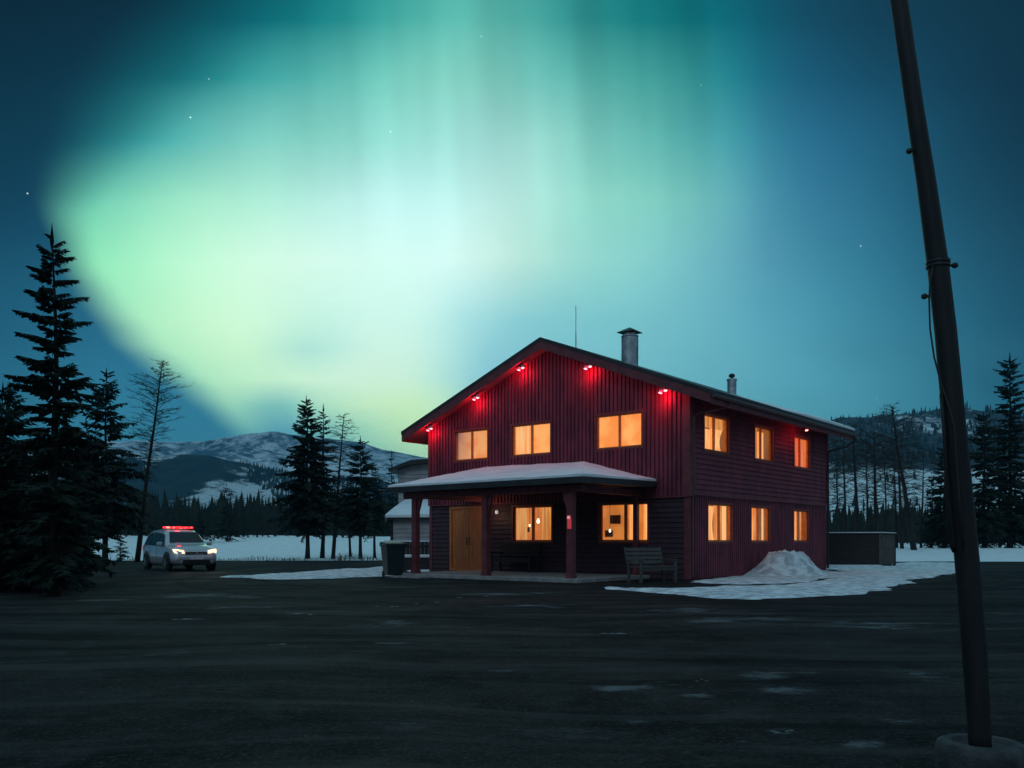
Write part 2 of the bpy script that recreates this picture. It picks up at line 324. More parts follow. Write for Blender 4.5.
# ---------------------------------------------------------------- mesh helpers
class MB:
    def __init__(s): s.v = []; s.f = []
    def quad(s, *pts):
        i = len(s.v); s.v += [tuple(p) for p in pts]; s.f.append(tuple(range(i, i+len(pts))))
    def box(s, x0, x1, y0, y1, z0, z1, mtx=None):
        i = len(s.v)
        P = [(x, y, z) for z in (z0, z1) for y in (y0, y1) for x in (x0, x1)]
        if mtx is not None: P = [tuple(mtx @ Vector(p)) for p in P]
        s.v += P
        for a in ((0, 2, 3, 1), (4, 5, 7, 6), (0, 1, 5, 4), (2, 6, 7, 3), (0, 4, 6, 2), (1, 3, 7, 5)): s.f.append(tuple(i+k for k in a))
    def tube(s, pts, rad, n=8, caps=True):
        pts = [Vector(p) for p in pts]; k = len(pts)
        if not isinstance(rad, (list, tuple)): rad = [rad]*k
        base = len(s.v); prev = None
        for j, p in enumerate(pts):
            d = (pts[min(j+1, k-1)]-pts[max(j-1, 0)])
            d = d.normalized() if d.length > 1e-9 else Vector((0, 0, 1))
            if prev is None:
                a = Vector((1, 0, 0)) if abs(d.x) < .9 else Vector((0, 1, 0))
                u = d.cross(a).normalized()
            else: u = (prev - d*prev.dot(d)).normalized()
            prev = u; w = d.cross(u)
            for q in range(n):
                an = 2*math.pi*q/n
                s.v.append(tuple(p + (u*math.cos(an)+w*math.sin(an))*rad[j]))
        for j in range(k-1):
            for q in range(n):
                a = base+j*n+q; b = base+j*n+(q+1) % n
                s.f.append((a, b, b+n, a+n))
        if caps:
            s.f.append(tuple(base+q for q in reversed(range(n)))); s.f.append(tuple(base+(k-1)*n+q for q in range(n)))
    def lathe(s, prof, cx=0, cy=0, n=20, mtx=None):
        base = len(s.v); k = len(prof)
        for r, z in prof:
            for q in range(n):
                an = 2*math.pi*q/n; p = (cx+r*math.cos(an), cy+r*math.sin(an), z)
                s.v.append(tuple(mtx @ Vector(p)) if mtx is not None else p)
        for j in range(k-1):
            for q in range(n):
                a = base+j*n+q; b = base+j*n+(q+1) % n; s.f.append((a, b, b+n, a+n))
        s.f.append(tuple(base+q for q in reversed(range(n)))); s.f.append(tuple(base+(k-1)*n+q for q in range(n)))
    def build(s, name, m, parent=None, smooth=False, bevel=0.0, loc=None):
        me = bpy.data.meshes.new(name); me.from_pydata(s.v, [], s.f); me.materials.append(m); me.update()
        if smooth: me.polygons.foreach_set('use_smooth', [True]*len(me.polygons))
        o = bpy.data.objects.new(name, me); COL.objects.link(o)
        if parent: o.parent = parent
        if loc: o.location = loc
        if bevel:
            b = o.modifiers.new('bevel', 'BEVEL'); b.width = bevel; b.segments = 2; b.limit_method = 'ANGLE'
        return o
def tag(o, label=None, cat=None, group=None, kind=None):
    if label: o['label'] = label
    if cat: o['category'] = cat
    if group: o['group'] = group
    if kind: o['kind'] = kind
    return o
def empty(name, loc, rz=0.0):
    o = bpy.data.objects.new(name, None); COL.objects.link(o); o.location = loc; o.rotation_euler = (0, 0, rz); o.empty_display_size = .3
    return o
def children(o): return [c for c in bpy.data.objects if c.parent == o]
def copy_tree(o, parent=None, kids=None):
    c = o.copy(); COL.objects.link(c); c.parent = parent
    for ch in (kids if kids is not None else children(o)):
        d = ch.copy(); COL.objects.link(d); d.parent = c
    return c
def ground_at(px, py, z=0.0):
    Y = (EYE-z)*F/(py-542.0); return ((px-512)/F*Y, Y)
def sx(px, Y): return (px-512)/F*Y
def sz(py, Y): return EYE+(542-py)/F*Y

# ---------------------------------------------------------------- ground, snow field, mountains
from mathutils import noise as mn
def fbm(x, y, z=0.0, o=4): return mn.fractal(Vector((x, y, z)), 1.0, 2.0, o)
def terr(x, y):
    if y < 58: return -0.012
    k = min(1.0, (y-58)/30.0)
    w = min(1.0, max(0.0, (x-4)/10.0)); w = w*w*(3-2*w)
    q = min(1.0, (y-58)/58.0); q = q*q*(3-2*q); q2 = min(1.0, (y-58)/14.0); q2 = q2*q2*(3-2*q2)
    return k*(0.42*fbm(x*.06, y*.06, 3)+.10*fbm(x*.25, y*.25, 8))*(1-w*.8) + (1-w)*(1.75*q+max(0, y-110)*.008) + w*(.62*q2+max(0, y-80)*.004)
def grid_obj(name, xs, ys, fz, m, **kw):
    b = MB(); nx = len(xs)
    b.v = [(x, y, fz(x, y)) for y in ys for x in xs]
    b.f = [(j*nx+i, j*nx+i+1, (j+1)*nx+i+1, (j+1)*nx+i) for j in range(len(ys)-1) for i in range(nx-1)]
    return b.build(name, m, smooth=True, **kw)
xs = [-4200, -2500, -1200, -600, -300]+[-200+4*i for i in range(101)]+[300, 600, 1200, 2500, 4200]
ys = [-60, -20, 0, 20, 40, 50, 56]+[58+2.5*i for i in range(60)]+[215, 235, 260, 300, 400, 600, 1000, 2000, 4600]
def terr_far(x, y):
    return terr(x, min(y, 240)) - (max(0, y-240))*.0025
g = grid_obj('snow_field', xs, ys, terr_far, M['snow']); tag(g, kind='structure')

# parking lot: one sheet a few millimetres above, irregular far edge
def lot():
    b = MB(); xs2 = [-70+1.5*i for i in range(100)]; top = []
    for x in xs2:
        e = 54.5 if x < 6 else 51.5
        top.append((x, e+1.1*fbm(x*.25, 1.0)+.5*fbm(x*1.1, 5.0)))
    rows = [-12, -4, 2, 5, 8, 12, 17, 23, 30, 38, 46]
    n = len(xs2)
    for r in rows:
        for x in xs2: b.v.append((x, r, .006 + .0*x))
    for x, y in top: b.v.append((x, y, .006))
    for j in range(len(rows)):
        for i in range(n-1): b.f.append((j*n+i, j*n+i+1, (j+1)*n+i+1, (j+1)*n+i))
    return b.build('parking_lot', M['asphalt'])
tag(lot(), kind='structure')

def ridge(name, pts, Y, depth_front, depth_back, m, rough, seed, z0=-5, n=220, rows=26, sub=1.0):
    """terrain ridge: pts (px, py) crest seen at distance Y"""
    P = [(sx(px, Y), sz(py, Y)) for px, py in pts]
    x0, x1 = P[0][0], P[-1][0]
    def crest(x):
        for (a, za), (c, zc) in zip(P[:-1], P[1:]):
            if x <= c:
                t = (x-a)/(c-a); t = t*t*(3-2*t)*.5+t*.5
                return za+(zc-za)*t
        return P[-1][1]
    b = MB()
    for j in range(rows+1):
        q = j/rows*2-1             # -1 front foot .. 0 crest .. 1 back foot
        for i in range(n+1):
            x = x0+(x1-x0)*i/n; c = crest(x)
            y = Y+(depth_front*q if q < 0 else depth_back*q)
            k = 1-abs(q)**1.15
            rn = fbm(x*rough, y*rough, seed, 6)
            gul = abs(fbm(x*rough*2.3, y*rough*.8, seed+5, 4))
            z = z0+(c-z0)*k*(1+.16*rn*sub*(abs(q) > .02)) - (c-z0)*.22*gul*k*min(1, abs(q)*3)*sub + (c-z0)*.012*rn
            b.v.append((x, y, z))
    w = n+1
    b.f = [(j*w+i, j*w+i+1, (j+1)*w+i+1, (j+1)*w+i) for j in range(rows) for i in range(n)]
    o = b.build(name, m, smooth=True); tag(o, kind='structure'); return o, crest
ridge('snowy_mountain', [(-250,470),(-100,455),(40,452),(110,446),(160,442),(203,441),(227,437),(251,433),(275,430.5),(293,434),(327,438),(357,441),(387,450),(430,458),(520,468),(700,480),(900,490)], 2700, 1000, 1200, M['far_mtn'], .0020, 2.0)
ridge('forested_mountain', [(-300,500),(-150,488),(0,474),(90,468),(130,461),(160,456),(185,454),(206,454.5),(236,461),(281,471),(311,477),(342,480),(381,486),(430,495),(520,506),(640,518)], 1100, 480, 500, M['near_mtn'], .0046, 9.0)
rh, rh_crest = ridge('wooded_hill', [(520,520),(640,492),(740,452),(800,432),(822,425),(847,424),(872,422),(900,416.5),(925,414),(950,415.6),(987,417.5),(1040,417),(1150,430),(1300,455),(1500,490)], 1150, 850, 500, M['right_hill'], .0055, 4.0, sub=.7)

# ---------------------------------------------------------------- the red house (local x: along the side wall, y: along the gable front)
HC = (5.33, 26.6); HA = math.atan2(.770, .638)
house = empty('red_house', (HC[0], HC[1], 0), HA)
tag(house, 'dark red two storey timber house with lit windows and snow covered porch roof', 'house')
HAZE = 1.9e-4
FW, SL = 10.94, 11.4                      # front width (y), side length (x)
YR = 5.23
def zr(y): return 8.03-.39*abs(y-YR)
ZS, ZT = 2.54, .34                        # storey line, roof build-up
def subtract(a, b, cuts):
    seg = [(a, b)]
    for c, d in cuts:
        nxt = []
        for p, q in seg:
            if d <= p or c >= q: nxt.append((p, q)); continue
            if c > p: nxt.append((p, c))
            if d < q: nxt.append((d, q))
        seg = nxt
    return seg
def clad_v(mb, mp, u0, u1, zb, zt, holes, off, per=.152):
    pr = []; u = u0
    while u < u1:
        for a, d in ((0, 0), (.050, 0), (.058, .048), (.144, .048)): pr.append((u+a, d+off))
        u += per
    pr = [p for p in pr if p[0] < u1]; pr.append((u1, off))
    cuts = sorted({h[0] for h in holes} | {h[1] for h in holes} | ({YR} if zt is zr_wall else set()))
    for c in cuts:
        for i in range(len(pr)-1):
            if pr[i][0] < c < pr[i+1][0]:
                t = (c-pr[i][0])/(pr[i+1][0]-pr[i][0]); pr.insert(i+1, (c, pr[i][1]+t*(pr[i+1][1]-pr[i][1]))); break
    for (a, da), (c, dc) in zip(pr[:-1], pr[1:]):
        m_ = (a+c)/2; top = zt(a) if callable(zt) else zt; top2 = zt(c) if callable(zt) else zt
        segs = subtract(zb, 99, [(h[2], h[3]) for h in holes if h[0] < m_ < h[1]])
        for p, q in segs:
            mb.quad(mp(a, da, p), mp(c, dc, p), mp(c, dc, min(q, top2)), mp(a, da, min(q, top)))
def clad_h(mb, mp, u0, u1, zb, zt, holes, off, per=.158):
    pr = []; z = zb
    while z < zt:
        pr.append((z, .042+off)); pr.append((min(z+per-.006, zt), .004+off)); z += per
    for c in sorted({h[2] for h in holes} | {h[3] for h in holes}):
        for i in range(len(pr)-1):
            if pr[i][0] < c < pr[i+1][0]:
                t = (c-pr[i][0])/(pr[i+1][0]-pr[i][0]); pr.insert(i+1, (c, pr[i][1]+t*(pr[i+1][1]-pr[i][1]))); break
    for (a, da), (c, dc) in zip(pr[:-1], pr[1:]):
        m_ = (a+c)/2
        for p, q in subtract(u0, u1, [(h[0], h[1]) for h in holes if h[2] < m_ < h[3]]):
            mb.quad(mp(p, da, a), mp(q, da, a), mp(q, dc, c), mp(p, dc, c))
mpF = lambda u, d, z: (-d, u, z)                # front (gable) wall
mpS = lambda u, d, z: (u, -d, z)                # side wall seen on the right
mpL = lambda u, d, z: (u, FW+d, z)              # left wall
mpB = lambda u, d, z: (SL+d, u, z)              # back wall
def zr_wall(u): return zr(u)-ZT
FU = [(7.98, 9.62, 4.14, 5.25), (5.14, 6.86, 4.15, 5.25), (1.56, 3.30, 4.15, 5.26)]
FL = [(5.14, 6.86, 1.16, 2.40), (1.38, 3.20, 1.16, 2.40)]
DR = (8.08, 9.90, .15, 2.44)
SU = [(.86, 2.56, 4.0, 5.15), (4.54, 6.04, 3.98, 5.15), (8.0, 9.52, 3.94, 5.12)]
SLW = [(1.22, 2.94, 1.15, 2.38), (4.38, 5.92, 1.15, 2.38), (8.1, 9.54, 1.16, 2.36)]
UO = .06
b = MB(); clad_v(b, mpF, 0, FW, ZS, zr_wall, FU, UO); b.build('upper_gable_siding', M['red'], house)
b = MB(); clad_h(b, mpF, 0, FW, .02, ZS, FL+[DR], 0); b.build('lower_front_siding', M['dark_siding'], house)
b = MB(); clad_h(b, mpS, 0, SL, ZS+.08, zr(-.0)-ZT, SU, UO); b.build('upper_side_siding', M['red'], house)
b = MB(); clad_v(b, mpS, 0, SL, .02, ZS+.08, SLW, 0); b.build('lower_side_siding', M['red'], house)
b = MB(); clad_h(b, mpL, 0, SL, .02, zr(FW)-ZT, [], 0); b.build('left_wall_siding', M['red'], house)
b = MB(); clad_v(b, mpB, 0, FW, .02, zr_wall, [], 0); b.build('back_wall_siding', M['red'], house)
b = MB()                                        # ledges, corner boards and storey band
b.box(-UO-.055, 0, -UO, FW+.03, ZS-.03, ZS); b.box(0, SL+.03, -UO-.045, 0, ZS+.04, ZS+.078)
b.build('storey_band', M['red_dark'], house)
b = MB()
for z0, z1, o in ((.02, ZS-.032, .0), (ZS, zr(0)-ZT, UO)):
    b.box(-o-.064, .07, -o-.064, -o-.012, z0, z1); b.box(-o-.064, -o-.012, -o-.012, .10, z0, z1)
b.build('corner_board', M['red_dark'], house); b = MB()
b.box(SL-.08, SL+.045, -UO-.064, -.03, ZS+.08, zr(0)-ZT); b.box(SL-.08, SL+.04, -.04, -.005, .02, ZS+.03)
b.build('corner_board', M['red_dark'], house); b = MB()
b.box(-UO-.064, -UO-.012, FW-.10, FW+.04, ZS, zr(FW)-ZT); b.box(-.045, -.012, FW-.10, FW+.04, .02, ZS-.035)
b.build('corner_board', M['red_dark'], house)
b = MB(); b.box(.03, SL-.03, .03, FW-.03, -.02, .10); b.build('foundation', M['concrete'], house)

# roof
RX0, RX1, RY0, RY1 = -.577, 11.85, -1.05, FW+1.05
b = MB()
for y0, y1 in ((RY0, YR), (YR, RY1)):
    z0, z1 = zr(y0), zr(y1)
    for x0, x1 in ((RX0, RX1),):
        A = [(x0, y0, z0), (x1, y0, z0), (x1, y1, z1), (x0, y1, z1)]
        Bt = [(x, y, z-.12) for x, y, z in A]
        b.quad(*A); b.quad(*reversed(Bt))
        for i in range(4):
            j = (i+1) % 4
            if A[i][1] == YR and A[j][1] == YR: continue
            b.quad(A[i], Bt[i], Bt[j], A[j])
roof = b.build('roof', M['roof'], house)
b = MB()                                       # rake and eave fascia boards, a hair inside the roof edge
for x0, x1 in ((RX0+.015, RX0+.05), (RX1-.05, RX1-.015)):
    b = MB()
    for y0, y1 in ((RY0+.02, YR), (YR, RY1-.02)):
        z0, z1 = zr(y0)-.122, zr(y1)-.122
        P = [(y0, z0), (y1, z1), (y1, z1-.27), (y0, z0-.27)]
        b.quad(*[(x0, y, z) for y, z in P]); b.quad(*[(x1, y, z) for y, z in reversed(P)])
        for i in range(4):
            j = (i+1) % 4; b.quad((x0, P[i][0], P[i][1]), (x1, P[i][0], P[i][1]), (x1, P[j][0], P[j][1]), (x0, P[j][0], P[j][1]))
    b.build('rake_board', M['red_dark'], house)
b = MB()
for y in (RY0, RY1):
    s = 1 if y < 0 else -1
    b.box(RX0+.055, RX1-.055, min(y+.02*s, y+.055*s), max(y+.02*s, y+.055*s), zr(y)-.39, zr(y)-.125)
b.build('eave_board', M['red_dark'], house)
b = MB()
for y0, y1 in ((RY0+.056, YR), (YR, RY1-.056)):
    b.quad((RX0+.051, y0, zr(y0)-ZT), (RX1-.051, y0, zr(y0)-ZT), (RX1-.051, y1, zr(y1)-ZT), (RX0+.051, y1, zr(y1)-ZT))
b.build('soffit', M['soffit'], house)
# thin snow on the roof, ragged edge along the right eave
b = MB(); random.seed(4)
for (ya, yb, sgn) in ((RY0+.03, RY0+2.6, 1), (RY1-.03, RY1-2.6, -1)):
    nx, ny = 70, 10; base = len(b.v)
    for i in range(nx+1):
        x = 4.6+(RX1-.03-4.6)*i/nx
        thick = .012+.11*min(1, max(0, (x-4.6)/2.5))*(.7+.5*abs(fbm(x*1.3, 2.0)))
        for j in range(ny+1):
            y = ya+(yb-ya)*j/ny + (-.03*sgn*(.5+fbm(x*2, 1.0)) if j == 0 else 0); th2 = thick*(1-(j/ny)**2)
            b.v.append((x, y, zr(y)+.004+th2*(1 if 0 < j < ny else .75)))
    for i in range(nx):
        for j in range(ny):
            a = base+i*(ny+1)+j; b.f.append((a, a+ny+1, a+ny+2, a+1))
    for i in range(nx):                                # skirt down to the roof
        a = base+i*(ny+1); p, q = b.v[a], b.v[a+ny+1]
        b.quad(p, q, (q[0], q[1], zr(q[1])+.002), (p[0], p[1], zr(p[1])+.002))
    a0 = base+nx*(ny+1)
    for j in range(ny):
        p, q = b.v[a0+j], b.v[a0+j+1]; b.quad(p, q, (q[0], q[1], zr(q[1])+.002), (p[0], p[1], zr(p[1])+.002))
b.build('roof_snow', M['snow'], roof)
# chimneys and mast on the roof
b = MB(); cx, cy = 1.5, 3.0
b.lathe([(.285, zr(cy)-.2), (.285, 8.02), (.262, 8.03), (.262, 8.06), (.295, 8.07), (.295, 8.10), (.20, 8.11), (.20, 8.20)], cx, cy, 28)
for k in range(3): b.lathe([(.292, 7.35+.28*k), (.292, 7.37+.28*k)], cx, cy, 28)
fl = b.build('metal_chimney', M['galv'], roof)
b = MB()
b.quad(*[(cx+sx_*.33, cy+sy_*.33, 8.21) for sx_, sy_ in ((-1, -1), (1, -1), (1, 1), (-1, 1))])
cs = [(cx+sx_*.33, cy+sy_*.33, 8.21) for sx_, sy_ in ((-1, -1), (1, -1), (1, 1), (-1, 1))]
for i in range(4): b.quad(cs[i], cs[(i+1) % 4], (cx, cy, 8.40))
b.build('rain_cap', M['black_metal'], roof)
b = MB(); cx, cy = 6.1, 1.5
b.lathe([(.165, 6.3), (.165, 7.06), (.19, 7.07), (.19, 7.12), (.16, 7.13)], cx, cy, 20)
b.build('small_flue', M['galv'], roof)
b = MB(); b.lathe([(.05, 7.12), (.05, 7.2), (.10, 7.2), (.12, 7.26), (.07, 7.32)], cx, cy, 16)
b.build('flue_cap', M['black_metal'], roof)
b = MB(); b.tube([(1.5, YR, 7.95), (1.5, YR, 9.52)], .013, 6); b.tube([(1.5, YR, 7.95), (1.5, YR, 8.5)], .022, 6)
b.build('antenna_mast', M['galv'], roof)
# gutter + downspouts
b = MB()
b.tube([(RX0+.05, RY0-.045, zr(RY0)-.17), (RX1-.05, RY0-.045, zr(RY0)-.19)], .062, 10)
b.build('gutter', M['gutter'], house)
b = MB()
b.tube([(.56, RY0-.03, 5.34), (.56, RY0+.02, 5.22), (.50, -.85, 5.17), (.18, -.22, 5.04), (.115, -.14, 4.92), (.115, -.125, 4.6), (.115, -.125, 2.75), (.115, -.10, 2.5), (.115, -.08, .12)], .038, 8)
for z in (4.4, 2.9, 1.3): b.tube([(.115, -.125 if z > 2.6 else -.09, z), (.115, -.02, z)], .045, 8)
b.build('downspout', M['gutter'], house)
b = MB()
b.tube([(SL+.36, RY0-.03, 5.30), (SL+.36, RY0+.03, 5.14), (SL+.28, -.75, 4.95), (SL+.02, -.16, 4.78), (SL-.02, -.12, 4.6), (SL-.02, -.12, .1)], .042, 8)
b.build('downspout', M['black_metal'], house)

# windows
def ring(mb, mp, u0, u1, z0, z1, w, d0, d1):
    """rectangular frame between depths d0<d1, bar width w, inside the given outline"""
    def bx(a, c, p, q):
        pts = [mp(uu, dd, zz) for zz in (p, q) for dd in (d0, d1) for uu in (a, c)]
        i = len(mb.v); mb.v += pts
        for f in ((0, 2, 3, 1), (4, 5, 7, 6), (0, 1, 5, 4), (2, 6, 7, 3), (0, 4, 6, 2), (1, 3, 7, 5)): mb.f.append(tuple(i+k for k in f))
    bx(u0, u1, z0, z0+w); bx(u0, u1, z1-w, z1); bx(u0, u0+w, z0+w, z1-w); bx(u1-w, u1, z0+w, z1-w)
    return bx
def window(mp, r, off, style):
    u0, u1, z0, z1 = r
    b = MB(); bx = ring(b, mp, u0-.055, u1+.055, z0-.055, z1+.055, .075, off-.10, off+.045)
    fr = b.build('window', M['casing'], house)
    b = MB(); bx = ring(b, mp, u0+.021, u1-.021, z0+.021, z1-.021, .042, off-.085, off-.02)
    mull = style.get('mull', [.5])
    for q in mull:
        c = u0+(u1-u0)*q; bx(c-style.get('mw', .035), c+style.get('mw', .035), z0+.063, z1-.063)
    b.build('sash', M['wood_frame'], fr)
    b = MB(); b.quad(mp(u0+.05, off-.05, z0+.05), mp(u1-.05, off-.05, z0+.05), mp(u1-.05, off-.05, z1-.05), mp(u0+.05, off-.05, z1-.05))
    b.build('pane', M['glass'], fr)
    # the lit room behind: shallow box with self-glowing walls, open towards the pane
    b = MB(); D = off-style.get('deep', .9); d1 = off-.101; e = .25
    q = lambda *P: b.quad(*[mp(*p) for p in P])
    e2 = style.get('wide', e); u1 = u1-e+e2
    q((u0-e, D, z0-e), (u1+e, D, z0-e), (u1+e, D, z1+e), (u0-e, D, z1+e))
    q((u0-e, D, z0-e), (u0-e, d1, z0-e), (u0-e, d1, z1+e), (u0-e, D, z1+e)); q((u1+e, D, z0-e), (u1+e, d1, z0-e), (u1+e, d1, z1+e), (u1+e, D, z1+e))
    q((u0-e, D, z0-e), (u1+e, D, z0-e), (u1+e, d1, z0-e), (u0-e, d1, z0-e)); q((u0-e, D, z1+e), (u1+e, D, z1+e), (u1+e, d1, z1+e), (u0-e, d1, z1+e))
    b.build('room_wall', M[style.get('room', 'room')], fr); u1 = u1+e-e2
    for (a, c, mname, za, zb, swag) in style.get('cloth', []):
        b = MB(); n = max(4, int((c-a)*(u1-u0)*22)); nz = 8
        for j in range(nz+1):
            tz = j/nz; z = z0-.05+(z1-z0+.1)*(za+(zb-za)*tz)
            for i in range(n+1):
                t = i/n
                wid = 1-swag*math.sin(math.pi*min(1, (1-tz)*1.0))*.5
                uu = (a+(c-a)*t*wid) if swag >= 0 else (c-(c-a)*(1-t)*(1+swag*math.sin(math.pi*(1-tz))*.5))
                b.v.append(mp(u0+(u1-u0)*uu, off-.19+.022*math.sin(i*2.1+a*9), z))
        b.f = [(j*(n+1)+i, j*(n+1)+i+1, (j+1)*(n+1)+i+1, (j+1)*(n+1)+i) for j in range(nz) for i in range(n)]
        b.build('curtain' if mname != 'blind' else 'blind', M[mname], fr, smooth=True)
    for (kind, u, z, s) in style.get('things', []):
        b = MB(); uu = u0+(u1-u0)*u; zz = z0+(z1-z0)*z
        if kind == 'lamp':
            ctr = Vector(mp(uu, off-.45, zz)); b.lathe([(.03, s*.6), (.09*s*4, s*.2), (.13*s*4, -s*.4), (.07*s*4, -s*.9)], 0, 0, 12, Matrix.Translation(ctr))
            b.build('hanging_lamp', M['lamp_warm'], fr); b = MB(); b.tube([tuple(ctr+Vector((0, 0, s*.6))), (ctr.x, ctr.y, z1+.2)], .007, 5); b.build('lamp_cord', M['cable'], fr)
        elif kind == 'picture':
            pts = [(uu-s, zz-s*.7), (uu+s, zz-s*.7), (uu+s, zz+s*.7), (uu-s, zz+s*.7)]
            b.quad(*[mp(p, D+.03, zq) for p, zq in pts]); b.build('picture', M['brown_wood'], fr)
    return fr
B, Dr, Db = 'blind', 'drape', 'drape_bright'
window(mpF, FU[0], UO, dict(cloth=[(0, .5, B, 0, 1, 0), (.5, 1, B, 0, 1, 0)]))
window(mpF, FU[1], UO, dict(cloth=[(.0, .52, B, 0, 1, 0), (.50, 1, Db, 0, 1, 0)]))
window(mpF, FU[2], UO, dict(cloth=[(0, .52, B, 0, 1, 0), (.5, 1, B, 0, 1, 0)]))
window(mpF, FL[0], 0, dict(mw=.05, cloth=[(0, .34, Dr, 0, 1, 0), (.72, 1, Dr, 0, 1, 0)], wide=.8, things=[('lamp', .56, .60, .11), ('lamp', .78, .47, .06), ('picture', 1.05, .35, .13)]))
window(mpF, FL[1], 0, dict(mull=[.24, .47], mw=.05, cloth=[(0, .16, Db, 0, 1, 0), (.30, .44, Db, 0, 1, 0)], deep=1.0, wide=1.0, things=[('picture', 1.02, .60, .21), ('picture', 1.16, .22, .16), ('lamp', .95, .30, .07)]))
window(mpS, SU[0], UO, dict(mull=[.46], room='room_dim', cloth=[(0, .48, Db, 0, .62, 0), (.5, 1, Db, 0, .66, .5), (0, 1, Dr, .66, 1, 0)]))
window(mpS, SU[1], UO, dict(mull=[.42], room='room_dim', cloth=[(0, .40, Dr, 0, 1, 0), (.48, .80, Db, 0, .85, 0)]))
window(mpS, SU[2], UO, dict(mull=[.45], cloth=[(0, .42, 'drape_red_glow', 0, 1, 0), (.46, 1, 'drape_red_glow', 0, 1, .0)]))
window(mpS, SLW[0], 0, dict(mull=[.52], room='room_dim', cloth=[(.16, .48, Db, 0, .9, .5), (.50, .80, Dr, 0, 1, 0), (.8, 1, Db, 0, 1, 0)]))
window(mpS, SLW[1], 0, dict(mull=[.45], room='room_dim', cloth=[(0, .44, B, 0, 1, 0), (.47, .72, Dr, 0, 1, .2), (.85, 1, Db, 0, 1, 0)]))
window(mpS, SLW[2], 0, dict(mull=[.40, .72], room='room_dim', cloth=[(0, .36, Db, 0, 1, 0), (.44, .68, Db, 0, 1, 0), (.76, 1, Dr, 0, 1, 0)]))

# entrance doors
u0, u1, z0, z1 = DR
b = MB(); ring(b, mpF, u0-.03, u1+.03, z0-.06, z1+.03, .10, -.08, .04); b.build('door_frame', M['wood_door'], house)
for a, c, hs in ((u0+.071, (u0+u1)/2-.006, 1), ((u0+u1)/2+.006, u1-.071, -1)):
    b = MB(); b.box(.02, .06, a, c, z0+.05, z1-.07)
    w = c-a
    for k in range(6): b.box(.010, .021, a+.02+k*(w-.04)/6+.006, a+.02+(k+1)*(w-.04)/6-.006, z0+.12, z1-.14)
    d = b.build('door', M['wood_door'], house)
    hx = a+.09 if hs > 0 and False else (c-.07 if hs > 0 else a+.07)
    b = MB(); b.tube([(.02, hx, 1.05), (-.05, hx, 1.06), (-.05, hx, 1.30), (.02, hx, 1.31)], .014, 8)
    b.build('door_handle', M['black_metal'], d)
b = MB(); b.box(.061, .075, u0-.02, u1+.02, z0-.02, z1+.02); b.build('door_backing', M['brown_wood'], house)

# porch
A_, B_, C_, D_ = (-4.14, 1.0, 2.95), (-4.14, 8.9, 2.95), (-UO-.03, 8.95, 3.00), (-UO-.03, 1.0, 3.02)
R1, R2 = (-UO-.03, 3.75, 3.72), (-UO-.03, 8.0, 3.80)
b = MB()
b.quad(A_, B_, R2, R1); b.quad(A_, R1, D_); b.quad(B_, C_, R2)
dn = lambda p, k: (p[0], p[1], p[2]-k)
b.quad(A_, dn(A_, .17), dn(B_, .17), B_); b.quad(D_, dn(D_, .17), dn(A_, .17), A_); b.quad(B_, dn(B_, .17), dn(C_, .17), C_)
b.quad(dn(A_, .17), dn(D_, .17), dn(C_, .17), dn(B_, .17))
proof = b.build('porch_roof', M['roof'], house)
b = MB()                                        # snow blanket, subdivided and softened
def patch(P, n, fn):
    base = len(b.v)
    for i in range(n+1):
        for j in range(n+1):
            s, t = i/n, j/n
            p = [(P[0][k]*(1-s)+P[1][k]*s)*(1-t)+(P[3][k]*(1-s)+P[2][k]*s)*t for k in range(3)]
            b.v.append((p[0], p[1], p[2]+fn(p[0], p[1], s, t)))
    for i in range(n):
        for j in range(n):
            a = base+i*(n+1)+j; b.f.append((a, a+n+1, a+n+2, a+1))
def sth(x, y, s, t):
    return .070+.025*fbm(x*.7, y*.7, 1)+.012*fbm(x*3, y*3, 2)
inn = .04
A2, B2 = (A_[0]+inn, A_[1]+inn, A_[2]), (B_[0]+inn, B_[1]-inn, B_[2])
C2, D2 = (C_[0], C_[1]-inn, C_[2]), (D_[0], D_[1]+inn, D_[2])
patch([A2, B2, R2, R1], 26, sth); patch([A2, R1, R1, D2], 14, sth); patch([B2, C2, R2, R2], 14, sth)
for P, Q in ((A2, B2), (D2, A2), (B2, C2)):
    n = 26 if P is A2 else 14
    for i in range(n):
        p = [P[k]+(Q[k]-P[k])*i/n for k in range(3)]; q = [P[k]+(Q[k]-P[k])*(i+1)/n for k in range(3)]
        b.quad(tuple(p[:2])+(p[2]+.002,), tuple(q[:2])+(q[2]+.002,), (q[0], q[1], q[2]+sth(q[0], q[1], 0, 0)), (p[0], p[1], p[2]+sth(p[0], p[1], 0, 0)))
b.build('porch_roof_snow', M['snow'], proof, smooth=True)
b = MB(); zb0, zb1 = 2.58, 2.777
b.box(-3.70, -3.50, 1.35, 8.55, zb0, zb1); b.box(-3.498, -.03, 1.62, 1.80, zb0+.01, zb1); b.box(-3.498, -.03, 8.05, 8.23, zb0+.01, zb1)
b.build('porch_beam', M['red_dark'], house, bevel=.01)
